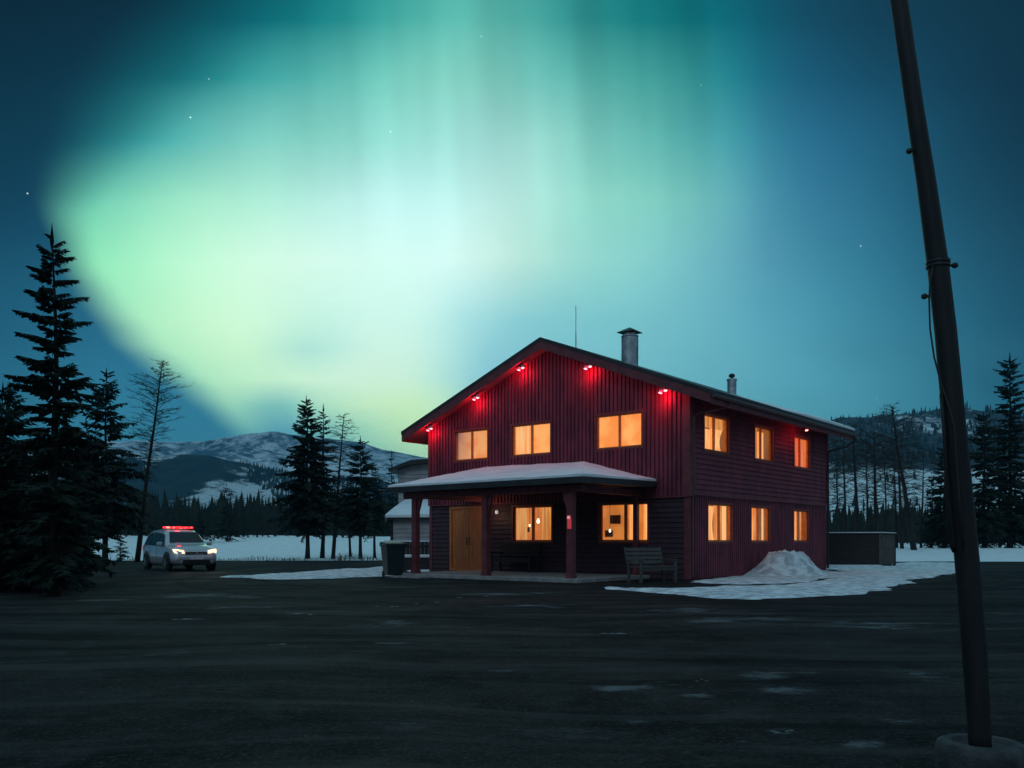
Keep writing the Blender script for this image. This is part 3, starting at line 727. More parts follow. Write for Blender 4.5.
for i, (px_, py_, w_) in enumerate(((-3.6, 8.06, .10), (-3.6, 4.97, .10), (-3.6, 1.76, .10), (-.115, 1.76, .075))):
    b = MB(); b.box(px_-w_, px_+w_, py_-w_, py_+w_, .12, zb0-.002)
    b.box(px_-w_-.02, px_+w_+.02, py_-w_-.02, py_+w_+.02, .12, .24)
    if i < 3:
        s = 1 if i == 2 else -1                 # knee brace
        b.v += [(px_-.05, py_+s*.102, 2.0), (px_-.05, py_+s*.30, zb0-.004), (px_-.05, py_+s*.102, zb0-.004), (px_+.05, py_+s*.102, 2.0), (px_+.05, py_+s*.30, zb0-.004), (px_+.05, py_+s*.102, zb0-.004)]
        k = len(b.v)-6; b.f += [(k, k+1, k+2), (k+5, k+4, k+3), (k, k+3, k+4, k+1), (k+1, k+4, k+5, k+2)]
    b.build('porch_post', M['red_dark'], house, bevel=.008)
b = MB(); b.box(-3.95, -.05, 1.3, 8.75, .0, .12); b.build('porch_deck', M['deck'], house, bevel=.015)
b = MB(); b.box(-4.55, -3.97, 6.9, 8.3, .0, .055); b.build('doorstep', M['deck'], house, bevel=.01)
b = MB(); b.lathe([(.045, 0), (.06, .03), (.06, .10), (.03, .13)], 0, 0, 12, Matrix.Translation((-.12, 7.53, 2.15))); wl = b.build('wall_lamp', M['door_lamp'], house)
l = bpy.data.lights.new('wall_lamp_glow', 'POINT'); l.energy = 6; l.color = (1, .62, .35); l.shadow_soft_size = .06
o = bpy.data.objects.new('wall_lamp_glow', l); COL.objects.link(o); o.parent = house; o.location = (-.55, 7.6, 2.2)
b = MB(); b.box(-3.735, -3.702, 1.67, 1.80, 1.52, 1.80); ab = b.build('alarm_box', M['alarm'], house, bevel=.01)
b = MB(); b.lathe([(.035, 0), (.05, .03), (.035, .09)], 0, 0, 12, Matrix.Translation((-3.76, 1.73, 1.80))); b.build('alarm_lamp', M['alarm_top'], ab)

# red floodlights below the rakes
def flood(x, y, z, aim, energy, heads=2, name='floodlight'):
    b = MB(); b.box(x-.06, x+.06, y-.10, y+.10, z-.03, z-.004); b.tube([(x, y, z-.02), (x, y, z-.09)], .018, 8)
    base = b.build(name, M['black_metal'], house)
    for k in range(heads):
        s = (k-.5*(heads-1))*.17
        c = Vector((x, y+s, z-.13-.05*k)); d = Vector(aim).normalized(); rot = Vector((-.25, .15 if k else -.25, -1)).to_track_quat('Z', 'Y').to_matrix().to_4x4(); rot.translation = c
        b = MB(); b.lathe([(.035, -.10), (.055, -.06), (.065, .03), (.06, .031)], 0, 0, 14, rot); h = b.build('lamp_head', M['white_plastic'], base)
        b = MB(); b.lathe([(.055, .034), (.05, .046), (.02, .052)], 0, 0, 14, rot); b.build('lamp_lens', M['lamp_red'], h)
    l = bpy.data.lights.new('red_flood_beam', 'POINT'); l.energy = energy; l.color = (1.0, .012, .055); l.shadow_soft_size = .05
    o = bpy.data.objects.new('red_flood_beam', l); COL.objects.link(o); o.parent = house
    o.location = Vector((x, y, z-.31))-Vector((aim[0], aim[1], 0)).normalized()*.04
    o.rotation_euler = Vector(aim).normalized().to_track_quat('-Z', 'Y').to_euler()
for y in (10.66, 8.31, 6.23, 3.43, .66):
    flood(-.36, y, zr(y)-ZT, (.75, -.1, -.55), 25)
flood(7.82, -.62, zr(-.62)-ZT, (.0, .8, -.6), 9, heads=1)

# ---------------------------------------------------------------- slatted benches
def bench(name, loc, rz, L, H, m, label, back=True):
    r = empty(name, loc, rz)          # local x along the bench, front faces -y
    tag(r, label, 'bench')
    for x in (-L/2+.04, L/2-.04):
        for y, top in ((-.25, H+.20), (.22, H)):
            b = MB(); b.box(x-.035, x+.035, y-.035, y+.035, 0, top); b.build('leg', m, r)
    b = MB()
    for k in range(5): b.box(-L/2, L/2, -.29+k*.115, -.20+k*.115, H, H+.03)
    b.box(-L/2+.08, L/2-.08, -.27, -.24, H-.09, H-.002); b.build('seat', m, r)
    if back:
        b = MB()
        mt = Matrix.Translation((0, .22, H)) @ Matrix.Rotation(math.radians(-14), 4, 'X')
        for k in range(4): b.box(-L/2, L/2, -.012, .012, .10+k*.125, .195+k*.125, mt)
        for x in (-L/2+.04, 0, L/2-.04): b.box(x-.03, x+.03, .0125, .05, 0, .60, mt)
        b.build('backrest', m, r)
        for x in (-L/2+.04, L/2-.04):
            b = MB(); b.box(x-.045, x+.045, -.32, .25, H+.20, H+.235); b.build('armrest', m, r)
    return r
bench('wooden_bench', (4.02, 25.25, .006), math.radians(38), 1.5, .42, M['grey_wood'], 'weathered wooden slat bench in front of the house corner, right of the porch')
rp = Matrix.Rotation(HA, 4, 'Z') @ Vector((-.55, 6.35, .12))
bench('porch_bench', (HC[0]+rp.x, HC[1]+rp.y, .12), HA-math.pi/2, 1.75, .44, M['brown_wood'], 'dark bench on the porch under the window beside the door')

# ---------------------------------------------------------------- wheelie bin
def wheelie():
    x, y = ground_at(391.5, 577.2); r = empty('wheelie_bin', (x, y+.35, .006), math.radians(24))
    tag(r, 'dark green wheeled rubbish bin standing left of the porch', 'bin')
    b = MB(); lo = [(-.25, -.30), (.25, -.30), (.25, .27), (-.25, .27)]; hi = [(-.33, -.40), (.33, -.40), (.33, .36), (-.33, .36)]
    P = [(a, c, .06) for a, c in lo]+[(a, c, 1.05) for a, c in hi]
    b.v = P; b.f = [(3, 2, 1, 0), (4, 5, 6, 7)]+[(i, (i+1) % 4, (i+1) % 4+4, i+4) for i in range(4)]
    b.box(-.36, .36, -.43, .38, 1.00, 1.055); b.build('bin_body', M['bin'], r, bevel=.02)
    b = MB(); b.v = [(-.37, -.45, 1.058), (.37, -.45, 1.058), (.37, .40, 1.058), (-.37, .40, 1.058), (-.33, -.40, 1.10), (.33, -.40, 1.10), (.33, .36, 1.16), (-.33, .36, 1.16)]
    b.f = [(3, 2, 1, 0), (4, 5, 6, 7)]+[(i, (i+1) % 4, (i+1) % 4+4, i+4) for i in range(4)]
    b.build('lid', M['bin'], r, bevel=.015)
    b = MB(); b.tube([(-.26, .43, 1.02), (.26, .43, 1.02)], .018, 8); b.build('handle', M['bin'], r)
    for s in (-.24, .24):
        b = MB(); rot = Matrix.Translation((s, .28, .10)) @ Matrix.Rotation(math.pi/2, 4, 'Y'); b.lathe([(.06, -.03), (.10, -.028), (.10, .028), (.06, .03)], 0, 0, 16, rot); b.build('wheel', M['tyre'], r)
wheelie()

# ---------------------------------------------------------------- things left of the house
def grey_building():
    Y = 45.0; ang = math.radians(-8)
    r = empty('grey_outbuilding', (sx(389, Y)+.25, Y, 0), ang)
    tag(r, 'pale grey clad building with snow topped lean-to behind the house on the left', 'building')
    mp = lambda u, d, z: (u, -d, z)
    b = MB(); clad_h(b, mp, .25, 7, .0, 5.0, [], .0, .2)
    b.build('wall', M['grey_siding'], r)
    b = MB(); mpl = lambda u, d, z: (.25-d, u, z); clad_h(b, mpl, 0, 6, .0, 5.0, [], 0, .2); b.build('wall', M['grey_siding'], r)
    b = MB()
    b.v = [(-.15, -.5, 4.86), (1.0, -.5, 5.30), (7.3, -.5, 5.55), (7.3, -.5, 5.35), (1.0, -.5, 5.08), (-.15, -.5, 4.72)]
    b.v += [(x, 6.3, z) for x, y, z in b.v]; b.f = [(0, 1, 2, 3, 4, 5), (11, 10, 9, 8, 7, 6)]+[(i, (i+1) % 6, (i+1) % 6+6, i+6) for i in range(6)]
    b.build('roof', M['roof'], r)
    b = MB(); b.v = [(.26, -.001, 4.7), (7, -.001, 4.7), (7, -.001, 5.4), (1.0, -.001, 5.1), (.26, -.001, 4.8)]; b.f = [(0, 1, 2, 3, 4)]; b.build('gable_board', M['grey_siding'], r)
    b = MB(); clad_h(b, lambda u, d, z: (u, -2.0-d, z), .5, 6, 0, 2.35, [], 0, .2)
    clad_h(b, lambda u, d, z: (.5-d, u, z), -2.0, -.01, 0, 2.35, [], 0, .2); b.build('lean_to_wall', M['grey_siding'], r)
    b = MB(); b.v = [(.32, -2.35, 2.36), (6.3, -2.35, 2.36), (6.3, -.03, 3.05), (.42, -.03, 3.05)]; b.v += [(x, y, z-.12) for x, y, z in b.v]
    b.f = [(0, 1, 2, 3), (7, 6, 5, 4)]+[(i, i+4, (i+1) % 4+4, (i+1) % 4) for i in range(4)]; lr = b.build('lean_to_roof', M['roof'], r)
    b = MB(); n = 24
    for j in range(9):
        t = j/8; y = -2.42+2.36*t; z = 2.365+.69*t
        for i in range(n+1):
            x = .24+.12*t+(6.0-.12*t)*i/n; edge = min(1, i/1.5, j/1.2)
            b.v.append((x, y, z+(.30+.09*fbm(x*1.1, y, 3))*(.35+.65*edge)))
    b.f = [(j*(n+1)+i, j*(n+1)+i+1, (j+1)*(n+1)+i+1, (j+1)*(n+1)+i) for j in range(8) for i in range(n)]
    for i in range(n): p, q = b.v[i], b.v[i+1]; b.quad((p[0], p[1], 2.34), (q[0], q[1], 2.34), q, p)
    for j in range(8): p, q = b.v[j*(n+1)], b.v[(j+1)*(n+1)]; b.quad(p, q, (q[0], q[1], q[2]-.36), (p[0], p[1], p[2]-.36))
    b.build('lean_to_snow', M['snow'], lr, smooth=True)
    b = MB(); b.box(.43, .53, -2.06, -1.96, 0, 2.3); b.build('corner_post', M['black_metal'], r)
grey_building()
b = MB(); Y = 38.0; x0, x1 = sx(384, Y), sx(446, Y)
n = int((x1-x0)/.16)
for k in range(n): b.box(x0+k*.16, x0+k*.16+.145, Y, Y+.025, 0, 1.16)
b.box(x0, x1, Y+.026, Y+.07, .9, 1.0); b.box(x0, x1, Y+.026, Y+.07, .2, .3)
o = b.build('board_fence', M['brown_wood']); tag(o, 'dark brown board fence between wheeled bin and house wall', 'fence')
b = MB(); b.box(x0, x1, Y-.03, Y+.09, 1.162, 1.22); c = b.build('fence_snow', M['snow'], o)
b = MB(); Y = 35.5; x0, x1 = sx(402, Y), sx(440, Y)
b.box(x0, x1, Y, Y+.35, 0, .52); o = b.build('low_wall', M['brown_wood']); tag(o, 'low dark ledge with a cap of snow behind the left porch post', 'low wall')
b = MB(); b.box(x0-.03, x1, Y-.04, Y+.38, .523, .64); b.build('snow_cap', M['snow'], o, bevel=.04)

# ---------------------------------------------------------------- wooden enclosure right of the house
def enclosure():
    c = Vector((sx(880, 40.4), 40.4)); r = empty('wooden_enclosure', (c.x, c.y, .01), 0)
    tag(r, 'dark brown boarded enclosure with snow dusted top beside the right end of the house', 'shed')
    dl = Vector((-.985, .17)); dr = Vector((.60, .80))
    def wall(name, d, L, m, n, z0=.10, z1=1.50, thick=.03):
        b = MB(); nrm = Vector((d.y, -d.x)); 
        if nrm.y > 0: nrm = -nrm
        for k in range(n):
            za = z0+(z1-z0)*k/n; zc = za+(z1-z0)/n-.012
            mtx = Matrix(((d.x, nrm.x, 0, 0), (d.y, nrm.y, 0, 0), (0, 0, 1, 0), (0, 0, 0, 1)))
            b.box(.06, L, 0, thick, za, zc, mtx)
        b.box(.06, L, -.03, -.001, z0, z1, mtx)
        return b.build(name, m, r)
    wall('front_wall', dl, 3.6, M['brown_wood'], 9); wall('side_wall', dr, 2.6, M['panel_wood'], 2)
    b = MB(); b.box(-.07, .06, -.06, .07, 0, 1.52); b.build('corner_post', M['panel_wood'], r)
    e = dr*2.6; b = MB(); b.box(e.x-.05, e.x+.06, e.y-.05, e.y+.05, 0, 1.52); b.build('corner_post', M['brown_wood'], r)
    P = [Vector((0.06, -.08))-dl*.02, dl*3.65+Vector((0, -.08)), dl*3.65+dr*2.65, dr*2.68+Vector((.08, 0))]
    def slab(z0, z1, name, m, par):
        b = MB(); b.v = [(p.x, p.y, z0) for p in P]+[(p.x, p.y, z1) for p in P]
        b.f = [(0, 1, 2, 3), (7, 6, 5, 4)]+[(i, i+4, (i+1) % 4+4, (i+1) % 4) for i in range(4)]; return b.build(name, m, par)
    top = slab(1.523, 1.56, 'lid', M['brown_wood'], r); slab(1.562, 1.60, 'lid_snow', M['snow'], top)
    b = MB(); mtx = Matrix(((dl.x, -.17, 0, 0), (dl.y, -.985, 0, 0), (0, 0, 1, 0), (0, 0, 0, 1))); b.box(.1, 2.9, .05, .9, 0.0, .09, mtx)
    b.build('plinth_snow', M['snow'], r)
enclosure()

# ---------------------------------------------------------------- snow on the ground by the house
def in_poly(x, y, P):
    c = False; j = len(P)-1
    for i in range(len(P)):
        if (P[i][1] > y) != (P[j][1] > y) and x < (P[j][0]-P[i][0])*(y-P[i][1])/(P[j][1]-P[i][1])+P[i][0]: c = not c
        j = i
    return c
def edge_dist(x, y, P):
    d = 1e9
    for i in range(len(P)):
        a = P[i]; c = P[(i+1) % len(P)]; vx, vy = c[0]-a[0], c[1]-a[1]; t = max(0, min(1, ((x-a[0])*vx+(y-a[1])*vy)/(vx*vx+vy*vy+1e-9)))
        d = min(d, math.hypot(x-a[0]-vx*t, y-a[1]-vy*t))
    return d
def snow_sheet(name, polys, m, step, h=.07, soft=.5, z0=-.03, seed=0, jag=.25, extra=None):
    """polys: outlines on the ground (metres); a low mound that dives under the asphalt at its ragged rim"""
    b = MB(); idx = {}
    for P in polys:
        x0, x1 = min(p[0] for p in P), max(p[0] for p in P); y0, y1 = min(p[1] for p in P), max(p[1] for p in P)
        nx = int((x1-x0)/step)+3; ny = int((y1-y0)/step)+3; idx = {}
        for j in range(ny):
            for i in range(nx):
                x = x0-step+i*step; y = y0-step+j*step
                s = edge_dist(x, y, P)*(1 if in_poly(x, y, P) else -1)
                s += jag*2.2*fbm(x*.55, y*.5, seed+4)+jag*.8*fbm(x*1.6, y*1.2, seed)+jag*.16*fbm(x*5, y*3.5, seed+2)
                k = max(-1, min(1, s/soft))
                z = (h*(1-(1-k)**2)*(.75+.45*fbm(x*.9, y*.9, seed+9)) if k > 0 else k*.12)+.006
                if extra: z += extra(x, y)*max(0, k)
                idx[i, j] = (len(b.v), k); b.v.append((x, y, z))
        for j in range(ny-1):
            for i in range(nx-1):
                q = [idx[i, j], idx[i+1, j], idx[i+1, j+1], idx[i, j+1]]
                if max(v[1] for v in q) > -.3: b.f.append(tuple(v[0] for v in q))
    o = b.build(name, m, smooth=True); return o
G = ground_at
band = [G(608,588.5),G(640,590),G(690,588),G(740,588),(G(800,584.5)),G(835,578),(G(842,571.5)),G(822,569),G(830,566.5),G(890,567),G(900,563),G(962,563.5),G(962,571),G(930,578),G(885,588),G(850,594),G(800,598),G(760,600),G(700,597.5),G(650,593.5)]
tag(snow_sheet('snow_bank', [band], M['dirty_snow'], .10, h=.08, soft=.7, seed=3, jag=.22), kind='structure')
near = [G(690,582.5),G(740,585),G(790,583),G(828,579.5),G(842,573),G(815,569),G(760,575),G(700,579.5)]
tag(snow_sheet('wall_snow', [near], M['dirty_snow'], .16, h=.05, soft=.6, seed=8, jag=.2), kind='structure')
strip = [G(226,577),G(300,572.5),G(345,569.5),G(384,567.5),G(398,567.5),G(398,575),G(383,576.5),G(330,578.5),G(270,579.8)]
tag(snow_sheet('snow_strip', [strip], M['dirty_snow'], .14, h=.08, soft=.8, seed=5, jag=.3), kind='structure')
side = [G(405,566),G(440,566),G(440,571.5),G(405,572)]
tag(snow_sheet('swept_snow', [side], M['snow'], .25, h=.05, soft=.5, seed=6, jag=.2), kind='structure')

def snow_pile():
    cx, cy = sx(788, 29.9), 29.9
    b = MB(); n = 90; R = 2.3
    def hgt(x, y):
        z = .66*math.exp(-((x+.42)**2/.42+(y)**2/.55))+.66*math.exp(-((x-.36)**2/.36+(y-.1)**2/.5))
        z += .26*math.exp(-(x**2/1.9+y**2/.9))
        z = min(z, .80+.04*fbm(x*3, y*3)) if z > .8 else z
        r = math.hypot(x/1.75, y/1.25)
        z *= 1+.10*fbm(x*1.8, y*1.8, 4)+.07*fbm(x*4.5, y*4.5, 6)
        return z+.05*max(0, z)*fbm(x*9, y*9, 2)+.02*abs(fbm(x*9, y*9, 2))-.05-.05*max(0, r-.8)
    for j in range(n+1):
        for i in range(n+1):
            x = -R+2*R*i/n; y = -1.5+3.0*j/n; b.v.append((x, y, hgt(x, y)))
    for j in range(n):
        for i in range(n):
            q = (j*(n+1)+i, j*(n+1)+i+1, (j+1)*(n+1)+i+1, (j+1)*(n+1)+i)
            if max(b.v[k][2] for k in q) > -.03: b.f.append(q)
    o = b.build('snow_pile', M['dirty_snow'], smooth=True, loc=(cx, cy, .03)); o.rotation_euler = (0, 0, math.radians(28))
    tag(o, 'double humped heap of shovelled snow against the side wall of the house', 'snow pile')
snow_pile()

# small frozen remnants scattered over the lot
def remnants():
    b = MB(); random.seed(11)
    spots = [(298,614,26,2.5),(386,606.4,24,1.6),(417,604.3,9,1.0),(440,603,11,1.0),(464,598.3,16,1.1),(487,596.3,12,1.0),(184,620,24,1.4),(230,597,22,1.3),(782,733,20,3),(280,645,10,1),(700,681,14,2),
             (740,600,10,1),(612,634,26,1.0),(97,600,18,1.0),(665,612,5,.8),(697,655,3,2),(660,686,3,1.4),(520,651,6,1)]
    for px, py, w, h in spots:
        for k in range(max(3, int(w/5))):
            p = px+random.uniform(-.5, .5)*w; q = py+random.uniform(-.5, .5)*h
            x, y = G(p, q); Y = y; rx = random.uniform(.12, .34)*w/F*Y*.5; ry = rx*random.uniform(.35, .9)
            i = len(b.v); n = 11; b.v.append((x, y, .012+.006*random.random()))
            for a in range(n):
                an = 2*math.pi*a/n; rr = random.uniform(.25, 1.25); b.v.append((x+1.5*rx*rr*math.cos(an), y+ry*rr*math.sin(an), .0075))
            for a in range(n): b.f.append((i, i+1+a, i+1+(a+1) % n))
    o = b.build('snow_remnants', M['remnant']); tag(o, kind='stuff')
M['remnant'] = mat('thin_icy_remnants', (.20, .22, .235), .6, (.05, .055, .06), 5, detail=8)
remnants()

# ---------------------------------------------------------------- leaning metal pole in its concrete foot
def pole():
    Y = 4.0; r = empty('leaning_pole', (sx(981, Y), Y, 0)); ox, oy = r.location.x, r.location.y
    tag(r, 'tall leaning dark metal pole standing in a round concrete foot on the right', 'pole')
    pts = [(981,760,10.2),(979.5,735,10.6),(975,660,11.6),(967,560,11.4),(960,490,11.4),(952,400,10.6),(945.5,330,10.3),(938,266,10),(926,180,9),(915,110,8.4),(899,0,8.1),(893,-40,8),(885,-110,8),(875,-200,7.8)]
    P = [(sx(a, Y)-ox, 0, sz(c, Y)) for a, c, w in pts]
    b = MB(); b.tube(P, [w*Y/F for a, c, w in pts], 18); pl = b.build('pole_tube', M['pole'], r, smooth=True)
    b = MB(); b.lathe([(.19, -.05), (.19, .20), (.182, .235), (.165, .243), (.125, .243), (.115, .225), (.05, .222)], 0, 0, 36); b.build('concrete_foot', M['concrete'], r, smooth=True)
    b = MB()
    for py in (266, 262): b.lathe([(.052, -.006), (.052, .006)], sx(938, Y)-ox, 0, 18, Matrix.Translation((0, 0, sz(py, Y))))
    b.build('clamp_ring', M['black_metal'], pl)
    def knob(px, py, s):
        b = MB(); x = sx(px, Y)-ox; z = sz(py, Y); b.tube([(x, -.01, z), (x+s*.022, -.01, z)], .006, 8); b.lathe([(.006, -.012), (.014, -.006), (.014, .006), (.006, .012)], x+s*.026, -.01, 10, Matrix.Translation((0, 0, z))); b.build('bracket', M['black_metal'], pl)
    knob(948, 266, 1); knob(929, 297, -1); knob(914, 152, -1)
    b = MB(); cp = [(930,268,-.03),(927,283,-.03),(927,300,-.02),(928,330,-.02),(932,358,-.02),(938,385,-.03),(944,410,-.05),(948,428,-.055),(950,460,-.056),(953,500,-.056),(957,550,-.056)]
    b.tube([(sx(a, Y)-ox, d, sz(c, Y)) for a, c, d in cp], .0042, 8); b.build('cable', M['cable'], pl, smooth=True)
    b = MB(); cp = [(939,395,-.02),(942.5,440,-.02),(946,500,-.01),(951,545,0),(954,552,0)]
    b.tube([(sx(a, Y)-ox, d, sz(c, Y)) for a, c, d in cp], .0085, 8); b.build('conduit', M['pole'], pl, smooth=True)
pole()

# ---------------------------------------------------------------- patrol car
def car():
    r = empty('patrol_car', (0, 0, .006), 0)
    tag(r, 'silver white patrol car with lit red roof bar and headlights on', 'car')
    L2 = 2.3
    # stations: x, half width low, half width belt, belt z, roof half width, roof z (or bonnet), bottom z
    St = [(-2.30, .70, .72, .95, .60, 1.02, .42), (-2.24, .80, .82, 1.0, .62, 1.30, .34), (-2.02, .87, .86, 1.02, .60, 1.58, .27), (-1.55, .90, .88, 1.02, .62, 1.66, .22),
          (-.6, .91, .90, .99, .64, 1.70, .20), (.2, .91, .90, .97, .63, 1.67, .20), (.55, .91, .90, .97, .61, 1.58, .20), (1.12, .91, .88, .97, .74, 1.12, .20), (1.35, .91, .87, .96, .70, 1.06, .22),
          (1.8, .90, .85, .92, .66, 1.01, .24), (2.10, .87, .80, .86, .60, .93, .26), (2.24, .82, .72, .76, .52, .80, .28), (2.30, .74, .66, .62, .50, .66, .34)]
    def sec(s):
        x, wl, wb, zb, wr, zt, z0 = s
        half = [(wl*.86, z0), (wl, z0+.14), (wl+.005, (z0+zb)*.5), (wb+.01, zb-.08), (wb-.02, zb), (wr+.05, zt-.09 if zt-zb > .2 else zt-.03), (wr-.06, zt-.015), (wr*.5, zt+.01)]
        return [(x, -w, z) for w, z in half]+[(x, w, z) for w, z in reversed(half)]
    b = MB(); k = 16
    for s in St: b.v += sec(s)
    for j in range(len(St)-1):
        for i in range(k):
            a, c = j*k+i, j*k+(i+1) % k; b.f.append((a, c, c+k, a+k))
    b.f.append(tuple(reversed(range(k)))); b.f.append(tuple((len(St)-1)*k+i for i in range(k)))
    b.build('car_body', M['paint'], r, smooth=True, bevel=.0)
    def panel(name, pts, m, par=r, sm=False):
        b = MB(); b.quad(*pts); return b.build(name, m, par)
    e = .012
    panel('windscreen', [(1.10+e, -.70, 1.14+e), (1.10+e, .70, 1.14+e), (.60+e, .56, 1.57+e), (.60+e, -.56, 1.57+e)], M['car_glass'])
    panel('rear_window', [(-2.25, .6, 1.12), (-2.25, -.6, 1.12), (-2.06, -.52, 1.5), (-2.06, .52, 1.5)], M['car_glass'])
    for s in (-1, 1):
        def side(xa, za, xb, zb_): pass
        def yat(x, z):   # outline width at height z near station x
            t = (z-.99)/(1.60-.99); return s*((.895)*(1-t)+(.685)*t+.012)
        def wn(pts): 
            b = MB(); b.quad(*[(x, yat(x, z), z) for x, z in pts]); return b.build('side_window', M['car_glass'], r)
        wn([(.90, 1.03), (.10, 1.03), (.10, 1.53), (.42, 1.53)]); wn([(.03, 1.03), (-.82, 1.04), (-.82, 1.56), (.03, 1.54)]); wn([(-.90, 1.05), (-1.75, 1.07), (-1.50, 1.52), (-.90, 1.56)])
        b = MB(); b.box(.72, .92, min(s*.93, s*1.10), max(s*.93, s*1.10), 1.03, 1.17); b.build('mirror', M['paint'], r, bevel=.03)
        for x in (1.42, -1.38):
            rot = Matrix.Translation((x, s*.925, .36)) @ Matrix.Rotation(math.pi/2, 4, 'X')
            b = MB(); b.lathe([(.43, -.014), (.43, .010)], 0, 0, 28, rot); b.build('wheel_arch', M['grille'], r)
            rot = Matrix.Translation((x, s*.86, .345)) @ Matrix.Rotation(math.pi/2, 4, 'X')
            b = MB(); b.lathe([(.22, -.115), (.31, -.115), (.345, -.08), (.345, .08), (.31, .115), (.22, .115)], 0, 0, 28, rot); w = b.build('wheel', M['tyre'], r)
            b = MB(); b.lathe([(.225, -.11), (.225, .11)], 0, 0, 20, rot)
            for a in range(5):
                m2 = rot @ Matrix.Rotation(a*2*math.pi/5, 4, 'Z'); b.box(.03, .21, -.03, .03, -.123, .123, m2)
            b.build('rim', M['rim'], w)
        b = MB(); P = [(2.245, s*.46, .70), (2.25, s*.50, .83), (2.10, s*.80, .88), (2.00, s*.875, .86), (2.14, s*.83, .72)]
        b.v = [(x+.055, y*1.01, z+.01) for x, y, z in P]+[(x-.12, y*.93, z) for x, y, z in P]; n = 5
        b.f = [tuple(range(n)) if s > 0 else tuple(reversed(range(n)))]+[(i, (i+1) % n, (i+1) % n+n, i+n) for i in range(n)]
        b.build('headlight', M['headlight'], r)
        b = MB(); rot = Matrix.Translation((2.285, s*.58, .42)) @ Matrix.Rotation(math.pi/2, 4, 'Y'); b.lathe([(.05, 0), (.05, .03)], 0, 0, 12, rot); b.build('fog_lamp', M['white_plastic'], r)
        b = MB(); b.box(-2.27, -2.20, min(s*.62, s*.83), max(s*.62, s*.83), .80, 1.02); b.build('tail_light', M['alarm'], r)
        b = MB()
        for x in (.06, -.86): b.box(x-.006, x+.006, min(s*.917, s*.922), max(s*.917, s*.922), .36, .97)
        b.build('door_seam', M['grille'], r)
    b = MB(); b.box(2.262, 2.30, -.43, .43, .64, .77)
    g_ = b.build('grille', M['grille'], r, bevel=.01)
    b = MB(); b.box(2.301, 2.315, -.40, .40, .70, .715); b.lathe([(.05, 0), (.05, .02)], 0, 0, 14, Matrix.Translation((2.30, 0, .71)) @ Matrix.Rotation(math.pi/2, 4, 'Y')); b.build('grille_trim', M['rim'], g_)
    b = MB(); b.box(2.29, 2.36, -.66, .66, .45, .60); b.build('front_bumper', M['paint'], r, bevel=.03)
    b = MB(); b.box(2.25, 2.325, -.55, .55, .30, .44); b.build('lower_intake', M['grille'], r, bevel=.02)
    b = MB(); b.box(2.362, 2.37, -.26, .26, .47, .58); b.build('number_plate', M['white_plastic'], r)
    b = MB(); b.box(-.20, .06, -.62, .62, 1.705, 1.735); lb = b.build('light_bar', M['black_metal'], r)
    for a, c in ((-.60, -.08), (.08, .60)):
        b = MB(); b.box(-.19, .05, a, c, 1.737, 1.815); b.build('beacon', M['beacon'], lb, bevel=.02)
    b = MB(); b.box(-.17, .03, -.07, .07, 1.737, 1.825); b.build('beacon', M['beacon'], lb)
    l = bpy.data.lights.new('beacon_glow', 'POINT'); l.energy = 6; l.color = (1, .02, .02); l.shadow_soft_size = .1
    o = bpy.data.objects.new('beacon_glow', l); COL.objects.link(o); o.parent = r; o.location = (-.07, 0, 2.0)
    for s in (-1, 1):
        l = bpy.data.lights.new('headlight_beam', 'SPOT'); l.energy = 14; l.color = (1, .82, .6); l.spot_size = math.radians(70); l.spot_blend = .8; l.shadow_soft_size = .06
        o = bpy.data.objects.new('headlight_beam', l); COL.objects.link(o); o.parent = r; o.location = (2.42, s*.66, .78)
        o.rotation_euler = Vector((1, 0, -.12)).to_track_quat('-Z', 'Y').to_euler()
    Y = 36.3; r.location = (sx(178.5, Y), Y, .006); r.rotation_euler = (0, 0, math.radians(-52))
    r.scale = (.98, .98, .98)
car()

